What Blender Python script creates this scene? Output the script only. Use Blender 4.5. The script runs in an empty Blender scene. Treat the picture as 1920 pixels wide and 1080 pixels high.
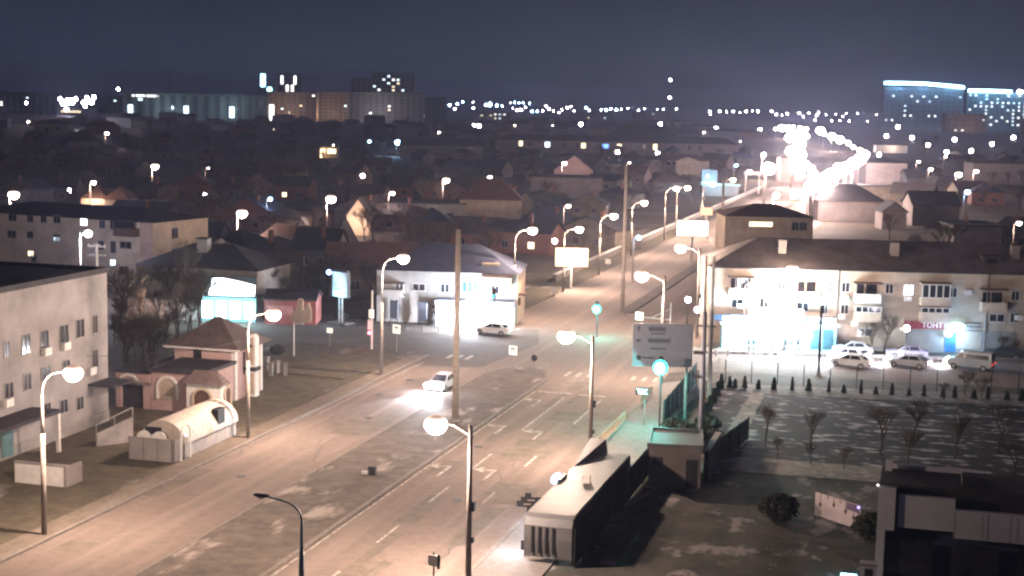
import bpy, bmesh, math, random
from mathutils import Vector, Matrix
random.seed(7)
PI = math.pi
sc = bpy.context.scene
col = sc.collection

# ------------------------------------------------------------------ camera, world, exposure
CH, CF = 27.0, 2800.0                      # camera height, focal length in photo pixels
CR = 0.0205                                # roll
CT = math.atan((540 - 195) / CF)           # pitch below the horizon
CY = math.atan((1735 - 960) / CF)          # the avenue runs along +Y; the camera looks left of it
FW = Vector((-math.sin(CY), math.cos(CY), 0)); RT = Vector((math.cos(CY), math.sin(CY), 0))
fwd = FW * math.cos(CT) + Vector((0, 0, -math.sin(CT)))
upv = FW * math.sin(CT) + Vector((0, 0, math.cos(CT)))
cxa = RT * math.cos(CR) + upv * math.sin(CR)
cya = upv * math.cos(CR) - RT * math.sin(CR)
cd = bpy.data.cameras.new('camera'); cam = bpy.data.objects.new('camera', cd); col.objects.link(cam)
cd.sensor_width = 36; cd.lens = 36 * CF / 1920; cd.clip_end = 40000; cd.clip_start = 0.5
m = Matrix.Identity(4)
for i in range(3): m[i][0] = cxa[i]; m[i][1] = cya[i]; m[i][2] = -fwd[i]
m[2][3] = CH
cam.matrix_world = m
sc.camera = cam

w = bpy.data.worlds.new('World'); sc.world = w; w.use_nodes = True
nt = w.node_tree; nt.nodes.clear()
wo = nt.nodes.new('ShaderNodeOutputWorld'); bg = nt.nodes.new('ShaderNodeBackground')
tc = nt.nodes.new('ShaderNodeTexCoord'); sx = nt.nodes.new('ShaderNodeSeparateXYZ')
rp = nt.nodes.new('ShaderNodeValToRGB')
nt.links.new(tc.outputs['Generated'], sx.inputs[0]); nt.links.new(sx.outputs['Z'], rp.inputs[0])
el = rp.color_ramp.elements
el[0].position = 0.0; el[0].color = (.030, .036, .070, 1)
el[1].position = .30; el[1].color = (.006, .010, .026, 1)
e = el.new(.55); e.color = (.045, .036, .052, 1)
e = el.new(.022); e.color = (.021, .030, .060, 1)
e = el.new(.065); e.color = (.0125, .020, .042, 1)
bg.inputs[1].default_value = 1.0
nt.links.new(rp.outputs[0], bg.inputs[0]); nt.links.new(bg.outputs[0], wo.inputs[0])
sc.view_settings.view_transform = 'Standard'; sc.view_settings.look = 'None'
sc.view_settings.exposure = 0; sc.view_settings.gamma = 1
sc.render.engine = 'CYCLES'
sc.cycles.use_denoising = True; sc.cycles.filter_width = 2.4
sc.cycles.max_bounces = 4; sc.cycles.diffuse_bounces = 2; sc.cycles.glossy_bounces = 2
sc.cycles.volume_bounces = 0; sc.cycles.transparent_max_bounces = 6
sc.cycles.sample_clamp_indirect = 1.5
sc.cycles.caustics_reflective = False; sc.cycles.caustics_refractive = False

# ------------------------------------------------------------------ picture <-> place
def ray(px, py):
    return fwd + cxa * ((px - 960) / CF) + cya * ((540 - py) / CF)
def G(px, py, z=0.0):
    d = ray(px, py); t = (z - CH) / d.z
    return Vector((d.x * t, d.y * t))
def at_depth(px, dist):                    # ground point in column px at a given distance
    lo, hi = 196., 3000.
    d = ray(px, 540); a = Vector((d.x, d.y)); a = a / a.dot(Vector((FW.x, FW.y))) * dist
    return a
def Hh(p, py):                             # height above ground point p seen at row py
    q = Vector((p.x, p.y, 0)) - Vector((0, 0, CH))
    lo, hi = -30., 400.
    for _ in range(40):
        mz = (lo + hi) / 2; v = q + Vector((0, 0, mz))
        r = 540 - CF * v.dot(cya) / v.dot(fwd)
        if r > py: lo = mz
        else: hi = mz
    return lo
def FP(a, b, px, py):                      # (along, height) on the vertical plane through a, b
    d = ray(px, py); u = (b - a).normalized(); n = Vector((-u.y, u.x))
    t = a.dot(n) / (d.x * n.x + d.y * n.y)
    return (Vector((d.x * t, d.y * t)) - a).dot(u), CH + d.z * t

# ------------------------------------------------------------------ materials
MATS = {}
def mat(name, c, rough=.8, metal=0, var=.25, scale=1.0, c2=None, bump=0, emit=0, spec=.3, kind='noise', sample='NONE'):
    if name in MATS: return MATS[name]
    m = bpy.data.materials.new(name); MATS[name] = m; m.use_nodes = True
    n = m.node_tree.nodes; L = m.node_tree.links; b = n['Principled BSDF']
    b.inputs['Roughness'].default_value = rough; b.inputs['Metallic'].default_value = metal
    b.inputs['Specular IOR Level'].default_value = spec
    if emit:
        b.inputs['Base Color'].default_value = (*c, 1)
        b.inputs['Emission Color'].default_value = (*c, 1); b.inputs['Emission Strength'].default_value = emit
        m.cycles.emission_sampling = sample
        return m
    t = n.new('ShaderNodeTexCoord'); no = n.new('ShaderNodeTexNoise'); r = n.new('ShaderNodeValToRGB')
    no.inputs['Scale'].default_value = scale; no.inputs['Detail'].default_value = 8; no.inputs['Roughness'].default_value = .65
    if kind == 'brick':
        no2 = n.new('ShaderNodeTexBrick'); no2.inputs['Scale'].default_value = scale
        no2.inputs['Color1'].default_value = (*c, 1); no2.inputs['Color2'].default_value = (*[v * .8 for v in c], 1)
        no2.inputs['Mortar'].default_value = (*[min(1, v * 1.3) for v in c], 1)
        L.new(t.outputs['Object'], no2.inputs['Vector']); L.new(no2.outputs[0], b.inputs['Base Color']); return m
    L.new(t.outputs['Object'], no.inputs['Vector'])
    c2 = c2 or tuple(v * (1 - var * 1.6) for v in c)
    r.color_ramp.elements[0].position = .32; r.color_ramp.elements[0].color = (*c2, 1)
    r.color_ramp.elements[1].position = .68; r.color_ramp.elements[1].color = (*[min(1, v * (1 + var * .4)) for v in c], 1)
    L.new(no.outputs['Fac'], r.inputs[0])
    src = r.outputs[0]
    if kind == 'wave':                     # corrugated sheets / slates
        wv = n.new('ShaderNodeTexWave'); wv.inputs['Scale'].default_value = 1.6; wv.inputs['Distortion'].default_value = .3
        mx = n.new('ShaderNodeMix'); mx.data_type = 'RGBA'; mx.blend_type = 'MULTIPLY'; mx.inputs[0].default_value = .45
        L.new(t.outputs['Object'], wv.inputs['Vector']); L.new(src, mx.inputs[6]); L.new(wv.outputs[0], mx.inputs[7]); src = mx.outputs[2]
    L.new(src, b.inputs['Base Color'])
    if bump:
        bp = n.new('ShaderNodeBump'); bp.inputs['Strength'].default_value = bump; bp.inputs['Distance'].default_value = .05
        n2 = n.new('ShaderNodeTexNoise'); n2.inputs['Scale'].default_value = scale * 9; n2.inputs['Detail'].default_value = 4
        L.new(t.outputs['Object'], n2.inputs['Vector']); L.new(n2.outputs['Fac'], bp.inputs['Height']); L.new(bp.outputs[0], b.inputs['Normal'])
    return m

def patched(name, base, base2, patch, lo, hi, scale, stretch=(1, 1, 1), fine=.9):
    """ground with patches (snow, thaw water, sand) of their own shape"""
    m = bpy.data.materials.new(name); MATS[name] = m; m.use_nodes = True
    n = m.node_tree.nodes; L = m.node_tree.links; b = n['Principled BSDF']; b.inputs['Roughness'].default_value = .85
    b.inputs['Specular IOR Level'].default_value = .2
    t = n.new('ShaderNodeTexCoord'); mp = n.new('ShaderNodeMapping'); mp.inputs['Scale'].default_value = stretch
    L.new(t.outputs['Object'], mp.inputs[0])
    a = n.new('ShaderNodeTexNoise'); a.inputs['Scale'].default_value = fine; a.inputs['Detail'].default_value = 9; a.inputs['Roughness'].default_value = .7
    r = n.new('ShaderNodeValToRGB'); r.color_ramp.elements[0].position = .35; r.color_ramp.elements[1].position = .66
    r.color_ramp.elements[0].color = (*base2, 1); r.color_ramp.elements[1].color = (*base, 1)
    p = n.new('ShaderNodeTexNoise'); p.inputs['Scale'].default_value = scale; p.inputs['Detail'].default_value = 7; p.inputs['Roughness'].default_value = .6
    q = n.new('ShaderNodeValToRGB'); q.color_ramp.elements[0].position = lo; q.color_ramp.elements[1].position = hi
    mx = n.new('ShaderNodeMix'); mx.data_type = 'RGBA'
    L.new(t.outputs['Object'], a.inputs['Vector']); L.new(mp.outputs[0], p.inputs['Vector'])
    L.new(a.outputs['Fac'], r.inputs[0]); L.new(p.outputs['Fac'], q.inputs[0]); L.new(q.outputs[0], mx.inputs[0])
    L.new(r.outputs[0], mx.inputs[6]); mx.inputs[7].default_value = (*patch, 1); L.new(mx.outputs[2], b.inputs['Base Color'])
    return m

asphalt = patched('asphalt', (.225, .178, .156), (.165, .130, .114), (.275, .222, .196), .5, .72, .35, (1.6, .05, 1), 1.4)
asphalt2 = patched('asphalt_side', (.140, .115, .100), (.095, .080, .070), (.17, .145, .13), .55, .7, .12, (1, 1, 1), .9)
earth = patched('earth', (.115, .090, .072), (.060, .048, .040), (.170, .140, .115), .52, .7, .06, (1, 1, 1), .4)
verge = patched('verge', (.125, .105, .075), (.065, .055, .042), (.30, .28, .27), .60, .68, .22, (1, .35, 1), .8)
park = patched('park', (.030, .026, .026), (.014, .013, .015), (.40, .38, .41), .55, .60, .8, (.6, 1.25, 1), 1.2)
yard = patched('yard', (.105, .092, .078), (.036, .042, .038), (.26, .235, .23), .56, .63, .42, (1, .6, 1), .45)
pathm = patched('path', (.26, .23, .21), (.15, .135, .12), (.40, .38, .37), .5, .65, .8, (1, 1, 1), 2)
M_pave = mat('pavement', (.22, .20, .195), scale=2.5, var=.2, bump=.2)
M_kerb = mat('kerb', (.24, .21, .19), scale=3)
M_paint = mat('road_paint', (.54, .49, .44), scale=2, var=.5)
M_zinc = mat('galvanised', (.42, .40, .39), rough=.5, metal=.35, scale=4)
M_conc = mat('concrete_pole', (.34, .29, .26), scale=3, var=.2)
M_dark = mat('dark_metal', (.035, .035, .04), rough=.5, scale=4)
M_black = mat('black', (.012, .012, .014), rough=.6)
M_white = mat('white_paint', (.72, .70, .68), scale=2, var=.12)
M_beige = mat('plaster_beige', (.38, .31, .25), scale=.5, var=.25)
M_lilac = mat('plaster_grey', (.23, .195, .19), scale=.35, var=.22)
M_pink = mat('plaster_pink', (.47, .33, .32), scale=.6, var=.15)
M_cream = mat('plaster_cream', (.46, .38, .31), scale=.4, var=.2)
M_grey = mat('plaster_lightgrey', (.30, .28, .27), scale=.5, var=.2)
M_brick = mat('brick_red', (.16, .075, .055), scale=2.2, kind='brick')
M_yel = mat('plaster_yellow', (.36, .29, .18), scale=.4, var=.2)
M_blueg = mat('plaster_bluegrey', (.22, .26, .29), scale=.3, var=.2)
M_roof = mat('roof_slate', (.13, .11, .105), kind='wave', scale=.8)
M_roofb = mat('roof_brown', (.15, .085, .065), kind='wave', scale=.8)
M_roofd = mat('roof_dark', (.045, .042, .05), scale=.6)
M_roofblue = mat('roof_blue', (.07, .08, .13), kind='wave', scale=.8)
M_rooflt = mat('roof_light', (.30, .27, .25), scale=.6)
M_tile = mat('roof_tile', (.17, .125, .12), kind='wave', scale=1)
M_fence_w = mat('render_white', (.45,.42,.42), scale=.8)
M_frame = mat('window_frame', (.55, .52, .50), scale=4, var=.1)
M_glass = mat('window_glass', (.035, .035, .045), rough=.12, spec=.6, var=.5, scale=.6)
M_glassb = mat('glass_blue', (.05, .11, .14), rough=.12, spec=.6)
M_lit = mat('window_lit_warm', (1, .80, .52), emit=2.6)
M_litc = mat('window_lit_cool', (.72, .90, 1), emit=3.2)
M_litw = mat('window_lit_white', (1, .97, .95), emit=4)
M_lens = mat('lamp_lens_warm', (1, .80, .66), emit=60)
nn_ = M_lens.node_tree; t_ = nn_.nodes.new('ShaderNodeTexCoord'); s_x = nn_.nodes.new('ShaderNodeSeparateXYZ'); r_ = nn_.nodes.new('ShaderNodeValToRGB'); mu_ = nn_.nodes.new('ShaderNodeVectorMath'); mu_.operation = 'SCALE'; mu_.inputs['Scale'].default_value = 30
nn_.links.new(t_.outputs['Generated'], s_x.inputs[0]); nn_.links.new(s_x.outputs['Z'], r_.inputs[0]); nn_.links.new(r_.outputs[0], mu_.inputs[0])
r_.color_ramp.elements[0].position = .62; r_.color_ramp.elements[0].color = (1, .85, .70, 1); r_.color_ramp.elements[1].position = .95; r_.color_ramp.elements[1].color = (.014, .008, .006, 1)  # emission dims and warms towards the top, imitating a soft halo
e_ = r_.color_ramp.elements.new(.84); e_.color = (.05, .034, .026, 1)
nn_.links.new(mu_.outputs[0], nn_.nodes['Principled BSDF'].inputs['Emission Color']); nn_.nodes['Principled BSDF'].inputs['Emission Strength'].default_value = 1.0
M_lensw = mat('lamp_lens_white', (.92, .88, 1), emit=60)
M_far = mat('far_lamp_white', (.92, .84, 1), emit=90)
M_farp = mat('far_lamp_pink', (1, .80, .80), emit=90)
M_farb = mat('far_lamp_blue', (.35, .62, 1), emit=110)
M_cyan = mat('signal_green', (.035, 1, .84), emit=6)
M_red = mat('signal_red', (1, .25, .35), emit=5)
M_ledblue = mat('led_blue', (.22, .50, 1), emit=18)
M_ledcy = mat('led_cyan', (.38, .85, 1), emit=9)
M_shop = mat('shop_light', (.80, .97, 1), emit=7, sample='AUTO')
M_shopw = mat('shop_light_white', (.93, .95, 1), emit=7, sample='AUTO')
M_head = mat('headlamp', (.93, .93, 1), emit=220)
M_tail = mat('tail_lamp', (1, .08, .05), emit=3)
M_bark = mat('bark', (.075, .058, .045), scale=3)
M_twig = mat('twigs', (.085, .062, .048), scale=.7, var=.35)
M_thuja = mat('thuja', (.035, .040, .028), scale=5, var=.4)
M_ever = mat('shrub', (.050, .050, .035), scale=3, var=.4)
M_tyre = mat('tyre', (.02, .02, .02)); M_rim = mat('rim', (.35, .35, .36), metal=.5, rough=.4)
M_cwhite = mat('car_white', (.72, .72, .74), rough=.25, spec=.6, var=.03)
M_csilver = mat('car_silver', (.42, .42, .44), rough=.25, spec=.6, var=.03)
M_cred = mat('car_red', (.15, .035, .04), rough=.25, spec=.6, var=.03)
M_cgrey = mat('car_lilac', (.28, .26, .36), rough=.25, spec=.6, var=.03)
M_green = mat('green_cladding', (.035, .14, .13), scale=2, var=.35)
M_signg = mat('sign_back', (.20, .21, .27), rough=.5, scale=1.5, var=.12)
M_red_s = mat('sign_red', (.26, .045, .06), scale=2, var=.1)
M_letter = mat('sign_letter_white', (.85, .85, .85), var=.02)
M_letterl = mat('sign_letter_lit', (1, .95, .95), emit=1.3)
M_navy = mat('sign_navy', (.03, .05, .09), var=.1)
M_cyanw = mat('shop_cladding', (.25, .42, .44), scale=2, var=.15)
M_poster = mat('poster_beige', (.55, .42, .31), scale=.6, var=.08)
M_billb = mat('lit_poster', (1, .95, .90), emit=1.6)
M_zebra = M_paint

# ------------------------------------------------------------------ mesh helpers
class MB:
    def __init__(s): s.v = []; s.f = []
    def add(s, vs, fs):
        k = len(s.v); s.v += [tuple(v) for v in vs]; s.f += [tuple(i + k for i in f) for f in fs]; return s
    def box(s, x0, x1, y0, y1, z0, z1):
        return s.add([(x0,y0,z0),(x1,y0,z0),(x1,y1,z0),(x0,y1,z0),(x0,y0,z1),(x1,y0,z1),(x1,y1,z1),(x0,y1,z1)],
              [(0,3,2,1),(4,5,6,7),(0,1,5,4),(1,2,6,5),(2,3,7,6),(3,0,4,7)])
    def prism(s, pts, y0, y1):             # outline in x-z, extruded along y
        n = len(pts)
        return s.add([(x, y0, z) for x, z in pts] + [(x, y1, z) for x, z in pts],
              [tuple(range(n)), tuple(range(2*n-1, n-1, -1))] + [(i, i+n, (i+1)%n+n, (i+1)%n) for i in range(n)])
    def slab(s, pts, z0, z1):              # outline in x-y, extruded along z
        n = len(pts)
        return s.add([(x, y, z0) for x, y in pts] + [(x, y, z1) for x, y in pts],
              [tuple(range(n-1,-1,-1)), tuple(range(n, 2*n))] + [(i, (i+1)%n, (i+1)%n+n, i+n) for i in range(n)])
    def tube(s, pts, rs, n=8):
        pts = [Vector(p) for p in pts]
        if not isinstance(rs, (list, tuple)): rs = [rs] * len(pts)
        k = len(s.v)
        for i, p in enumerate(pts):
            d = (pts[min(i+1, len(pts)-1)] - pts[max(i-1, 0)]).normalized()
            a = d.cross(Vector((0, 0, 1)))
            if a.length < .05: a = d.cross(Vector((0, 1, 0)))
            a.normalize(); b = d.cross(a)
            for j in range(n):
                t = 2*PI*j/n; s.v.append(tuple(p + (a*math.cos(t) + b*math.sin(t)) * rs[i]))
        for i in range(len(pts)-1):
            for j in range(n):
                s.f.append((k+i*n+j, k+(i+1)*n+j, k+(i+1)*n+(j+1)%n, k+i*n+(j+1)%n))
        s.f.append(tuple(k+j for j in range(n))); s.f.append(tuple(k+(len(pts)-1)*n+j for j in range(n-1,-1,-1)))
        return s
    def ell(s, c, r, n=12, m=8):
        k = len(s.v); r = r if isinstance(r, (tuple, list)) else (r, r, r)
        for i in range(m+1):
            th = PI*i/m
            for j in range(n):
                ph = 2*PI*j/n
                s.v.append((c[0]+r[0]*math.sin(th)*math.cos(ph), c[1]+r[1]*math.sin(th)*math.sin(ph), c[2]+r[2]*math.cos(th)))
        for i in range(m):
            for j in range(n): s.f.append((k+i*n+j, k+(i+1)*n+j, k+(i+1)*n+(j+1)%n, k+i*n+(j+1)%n))
        return s
    def mesh(s, name, m, smooth=False):
        me = bpy.data.meshes.new(name); me.from_pydata(s.v, [], s.f); me.materials.append(m)
        if smooth: me.polygons.foreach_set('use_smooth', [True]*len(me.polygons))
        me.update(); return me
    def obj(s, name, m, parent=None, loc=(0,0,0), rz=0, smooth=False):
        return link(name, s.mesh(name, m, smooth), parent, loc, rz)
def link(name, me, parent=None, loc=(0,0,0), rz=0):
    o = bpy.data.objects.new(name, me); col.objects.link(o)
    o.parent = parent; o.location = loc; o.rotation_euler = (0, 0, rz); return o
def thing(name, label, cat, p=(0,0), rz=0, group=None, z=0.0):
    o = bpy.data.objects.new(name, None); col.objects.link(o); o.location = (p[0], p[1], z); o.rotation_euler = (0,0,rz)
    o.empty_display_size = .3
    tag(o, label, cat, group); return o
def tag(o, label, cat=None, group=None):
    if label: o['label'] = label
    if cat: o['category'] = cat
    if group: o['group'] = group
    return o
def struct(name, mb, m, kind='structure', label=None):
    o = mb.obj(name, m); o['kind'] = kind
    if label: o['label'] = label
    return o
def dup(o, loc=None, rz=None, label=None, group=None, parent=None):
    c = o.copy(); col.objects.link(c); c.parent = parent
    if loc is not None: c.location = (loc[0], loc[1], loc[2] if len(loc) > 2 else 0)
    if rz is not None: c.rotation_euler = (0, 0, rz)
    if label: c['label'] = label
    if group: c['group'] = group
    for ch in list(o.children): dup(ch, parent=c)
    return c
def light(parent, loc, power, color=(1,.70,.50), r=.25, kind='POINT', rot=None, cone=None, blend=.6):
    l = bpy.data.lights.new('lamp_or_fill_light', kind); l.energy = power; l.color = color; l.shadow_soft_size = r  # shared by real lamps and added fill lights
    if kind == 'SPOT': l.spot_size = cone; l.spot_blend = blend
    o = bpy.data.objects.new('lamp_or_fill_light', l); col.objects.link(o); o.parent = parent; o.location = loc
    if rot: o.rotation_euler = rot
    return o
_tc = {}
def text_mesh(s, size, m, bold=0):
    k = (s, size, m.name)
    if k in _tc: return _tc[k]
    c = bpy.data.curves.new('t', 'FONT'); c.body = s; c.size = size; c.extrude = .02; c.align_x = 'LEFT'; c.offset = bold
    o = bpy.data.objects.new('t', c); col.objects.link(o)
    dg = bpy.context.evaluated_depsgraph_get(); me = bpy.data.meshes.new_from_object(o.evaluated_get(dg))
    bpy.data.objects.remove(o); me.materials.clear(); me.materials.append(m); me.name = 'lettering'
    me.transform(Matrix.Rotation(PI/2, 4, 'X'))
    _tc[k] = me; return me
ORD = ['first','second','third','fourth','fifth','sixth','seventh','eighth','ninth','tenth','eleventh','twelfth','thirteenth',
       'fourteenth','fifteenth','sixteenth','seventeenth','eighteenth','nineteenth','twentieth']
ORD += ['twenty-' + o for o in ORD[:9]] + ['thirtieth'] + ['thirty-' + o for o in ORD[:9]] + ['fortieth'] + ['forty-' + o for o in ORD[:9]] + ['fiftieth'] + ['fifty-' + o for o in ORD[:9]] + ['sixtieth'] + ['sixty-' + o for o in ORD[:9]]

# windows: frame (proud of the wall) > pane
_wc = {}
def win(parent, x, z, w_, h_, pane=None, rz=0, y=0.0, X=None, cols=None, frame=None, nopane=False, label=None):
    """window centred at x (along the wall) with its foot at z; wall plane local y = y, facing -y"""
    pane = pane or M_glass; frame = frame or M_frame
    w_ = round(w_, 1); h_ = round(h_, 1); w_ = max(w_, .4); h_ = max(h_, .4)
    cols = cols or (3 if w_ > 1.9 else 2); k = (w_, h_, cols, frame.name)
    if k not in _wc:
        t = .09; b = MB()
        b.box(-w_/2-t, w_/2+t, -.07, .0, -.12, -.001); b.box(-w_/2-t, w_/2+t, -.06, .0, h_, h_+t)
        b.box(-w_/2-t, -w_/2, -.06, 0, 0, h_); b.box(w_/2, w_/2+t, -.06, 0, 0, h_)
        for i in range(1, cols): b.box(-w_/2+i*w_/cols-.04, -w_/2+i*w_/cols+.04, -.055, -.022, 0, h_)
        _wc[k] = b.mesh('window', frame)
    kp = ('p', w_, h_, pane.name)
    if kp not in _wc:
        _wc[kp] = MB().box(-w_/2, w_/2, -.02, .0, 0, h_).mesh('pane', pane)
    f = link('window', _wc[k], parent, (x, y, z), rz)
    if X is not None: f.location = X
    link('pane', _wc[kp], f)
    if label: f['label'] = label
    return f

def roof_mesh(kind, w_, d, h, rise, ov, th=.18):
    b = MB()
    x0, x1, y0, y1 = -ov, w_+ov, -ov, d+ov
    if kind == 'flat':
        b.box(x0, x1, y0, y1, h, h+th); b.box(x0, x1, y0, y0+.25, h+th, h+rise); b.box(x0, x1, y1-.25, y1, h+th, h+rise)
        b.box(x0, x0+.25, y0+.25, y1-.25, h+th, h+rise); b.box(x1-.25, x1, y0+.25, y1-.25, h+th, h+rise); return b
    if kind == 'hip':
        k = min((y1-y0)/2, (x1-x0)/2 - .05); ym = (y0+y1)/2
        vs = [(x0,y0,h),(x1,y0,h),(x1,y1,h),(x0,y1,h),(x0+k,ym if (y1-y0)/2 <= k+1e-6 else y0+k,h+rise),(x1-k,ym if (y1-y0)/2 <= k+1e-6 else y0+k,h+rise)]
        if (y1-y0)/2 > k + 1e-6:
            xm = (x0+x1)/2; vs[4] = (xm, y0+k, h+rise); vs[5] = (xm, y1-k, h+rise)
            return b.add(vs, [(0,3,2,1),(0,1,4),(1,2,5,4),(2,3,5),(3,0,4,5)])
        return b.add(vs, [(0,3,2,1),(0,1,5,4),(1,2,5),(2,3,4,5),(3,0,4)])
    if kind == 'gablex':                   # ridge along x
        ym = (y0+y1)/2
        s_ = lambda a, c: b.add([(x0,)+a,(x1,)+a,(x1,)+c,(x0,)+c,(x0,a[0],a[1]+th),(x1,a[0],a[1]+th),(x1,c[0],c[1]+th),(x0,c[0],c[1]+th)],
              [(0,3,2,1),(4,5,6,7),(0,1,5,4),(1,2,6,5),(2,3,7,6),(3,0,4,7)])
        s_((y0, h-.05), (ym, h+rise)); s_((y1, h-.05), (ym, h+rise)); return b
    if kind == 'gabley':
        xm = (x0+x1)/2
        for a in (x0, x1):
            b.add([(a,y0,h-.05),(xm,y0,h+rise),(xm,y1,h+rise),(a,y1,h-.05),(a,y0,h-.05+th),(xm,y0,h+rise+th),(xm,y1,h+rise+th),(a,y1,h-.05+th)],
              [(0,3,2,1),(4,5,6,7),(0,1,5,4),(1,2,6,5),(2,3,7,6),(3,0,4,7)])
        return b
def bld(name, label, cat, a, b, h, d, wall, roof='hip', rm=None, rise=2.2, ov=.4, group=None, parent=None):
    """a, b: ground points of the two ends of the front wall (left, right as seen); h eaves height; d depth"""
    v = b - a; L = v.length; t = thing(name, label, cat, a, math.atan2(v.y, v.x), group)
    t['L'] = L
    w_ = MB().box(0, L, 0, d, 0, h)
    if roof == 'gablex': w_.add([(.02,.02,h-.02),(.02,d-.02,h-.02),(.02,d/2,h+rise-.12),(L-.02,.02,h-.02),(L-.02,d-.02,h-.02),(L-.02,d/2,h+rise-.12)],[(0,2,1),(3,4,5),(0,3,5,2),(1,2,5,4)])
    if roof == 'gabley': w_.add([(.02,.02,h-.02),(L-.02,.02,h-.02),(L/2,.02,h+rise-.12),(.02,d-.02,h-.02),(L-.02,d-.02,h-.02),(L/2,d-.02,h+rise-.12)],[(0,1,2),(3,5,4),(0,2,5,3),(1,4,5,2)])
    w_.obj('wall', wall, t)
    t['rt'] = None
    r = roof_mesh(roof, L, d, h, rise, ov).obj('roof', rm or M_roof, t)
    del t['rt']; del t['L']
    return t, r, L
def winpx(t, a, b, r, pane=None, **k):
    x0, z1 = FP(a, b, r[0], r[1]); x1, z0 = FP(a, b, r[2], r[3])
    return win(t, (x0+x1)/2, z0, abs(x1-x0), abs(z1-z0), pane, **k)

# ------------------------------------------------------------------ the setting
V2 = lambda x, y: Vector((x, y))
struct('ground', MB().box(-16000, 16000, -50, 30000, -.5, 0), earth)
P2 = lambda L: [tuple(G(*p)) for p in L]
XL0, XL1, XR0, XR1 = -50.5, -42.0, -35.3, -24.5
def strip(cl, w_, z):                      # road along a centre line
    b = MB(); n = len(cl); vs = []
    for i, p in enumerate(cl):
        d = (cl[min(i+1, n-1)] - cl[max(i-1, 0)]).normalized(); q = Vector((-d.y, d.x)) * w_/2
        vs += [(p.x+q.x, p.y+q.y, z), (p.x-q.x, p.y-q.y, z)]
    return b.add(vs, [(2*i+1, 2*i+3, 2*i+2, 2*i) for i in range(n-1)])
avenue = [V2(-37.5, 30), V2(-37.5, 185), V2(-37.5, 300), V2(-37.5, 480), V2(-42, 560), G(1600, 321), G(1596, 300), G(1560, 283), G(1510, 268), G(1450, 262), G(1400, 258)]
struct('avenue', strip(avenue, 26, .012), asphalt)
struct('cross_street', MB().add([(x, y, .018) for x, y in P2([(790,686),(700,660),(500,655),(180,645),(180,612),(480,610),(700,612),(1010,618),(1010,645),(900,690)])], [tuple(range(9, -1, -1))]), asphalt2)
struct('service_road', MB().add([(x, y, .018) for x, y in P2([(1195,700),(1330,697),(1990,732),(1990,674),(1340,655),(1215,640)])], [tuple(range(0, 6))]), asphalt)
median_m = patched('median_soil', (.165, .135, .115), (.085, .070, .060), (.36, .31, .28), .56, .64, .28, (1, .45, 1), .7)
struct('median', MB().slab([(-42, 30), (-35.3, 30), (-35.3, 141), (-36.5, 145), (-38.6, 147), (-40.8, 145), (-42, 141)], 0, .13), median_m)
struct('median_beyond', MB().slab([(-38.4, 192), (-36.6, 192), (-36.6, 470), (-38.4, 470)], 0, .13), earth)
k = MB()
for x in (-42, -35.3): k.box(x-.09, x+.09, 30, 141, 0, .16)
struct('median_kerb', k, M_kerb)
struct('left_kerb', MB().box(-50.8, -50.5, 30, 150, 0, .15), M_kerb)
struct('left_verge', MB().slab([(-90, 30), (-50.8, 30), (-50.8, 150), (-55, 153), (-90, 153)], 0, .03), verge)
struct('left_pavement', MB().box(-52.6, -50.8, 30, 150, 0, .05), patched('sandy_edge', (.20,.165,.135), (.13,.105,.088), (.26,.23,.20), .5, .7, .3, (1,.3,1), 1.1))
struct('far_left_verge', MB().slab([(-58, 190), (-50.6, 190), (-50.6, 470), (-58, 470)], 0, .05), verge)
struct('corner_island', MB().slab(P2([(520,700),(640,712),(695,698),(700,682),(660,670),(590,666)]), 0.03, .14), verge)
struct('right_kerb', MB().box(-24.5, -24.2, 60, 143, 0, .15), M_kerb)
struct('right_pavement', MB().slab([(-24.2, 60), (-20.2, 60), (-20.2, 148), (-24.2, 143)], 0, .12), M_pave)
j = MB()
for i in range(18): j.box(-24.2, -20.3, 62+i*4.6, 62.12+i*4.6, .12, .124)
struct('pavement_joints', j, M_kerb)
struct('yard', MB().slab([(-20.2, 50), (60, 50), (60, 112), (-14, 122), (-20.2, 122)], 0, .02), yard)
PK = P2([(1335,878),(1990,905),(1990,752),(1420,730),(1330,728)])
struct('park_lawn', MB().slab(PK, 0, .04), park)
struct('park_border', MB().slab(P2([(1400,738),(1990,766),(1990,744),(1400,722)]), 0, .05), pathm)
struct('park_path', MB().slab(P2([(1330,862),(1412,733),(1437,735),(1372,870)]), 0, .08), pathm)
struct('park_walk', MB().slab(P2([(1340,858),(1400,858),(1990,905),(1990,932),(1340,882)]), 0, .06), pathm)
struct('forecourt', MB().slab(P2([(1340,662),(1640,668),(1640,655),(1340,646)]), 0, .12), M_pave)
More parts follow.
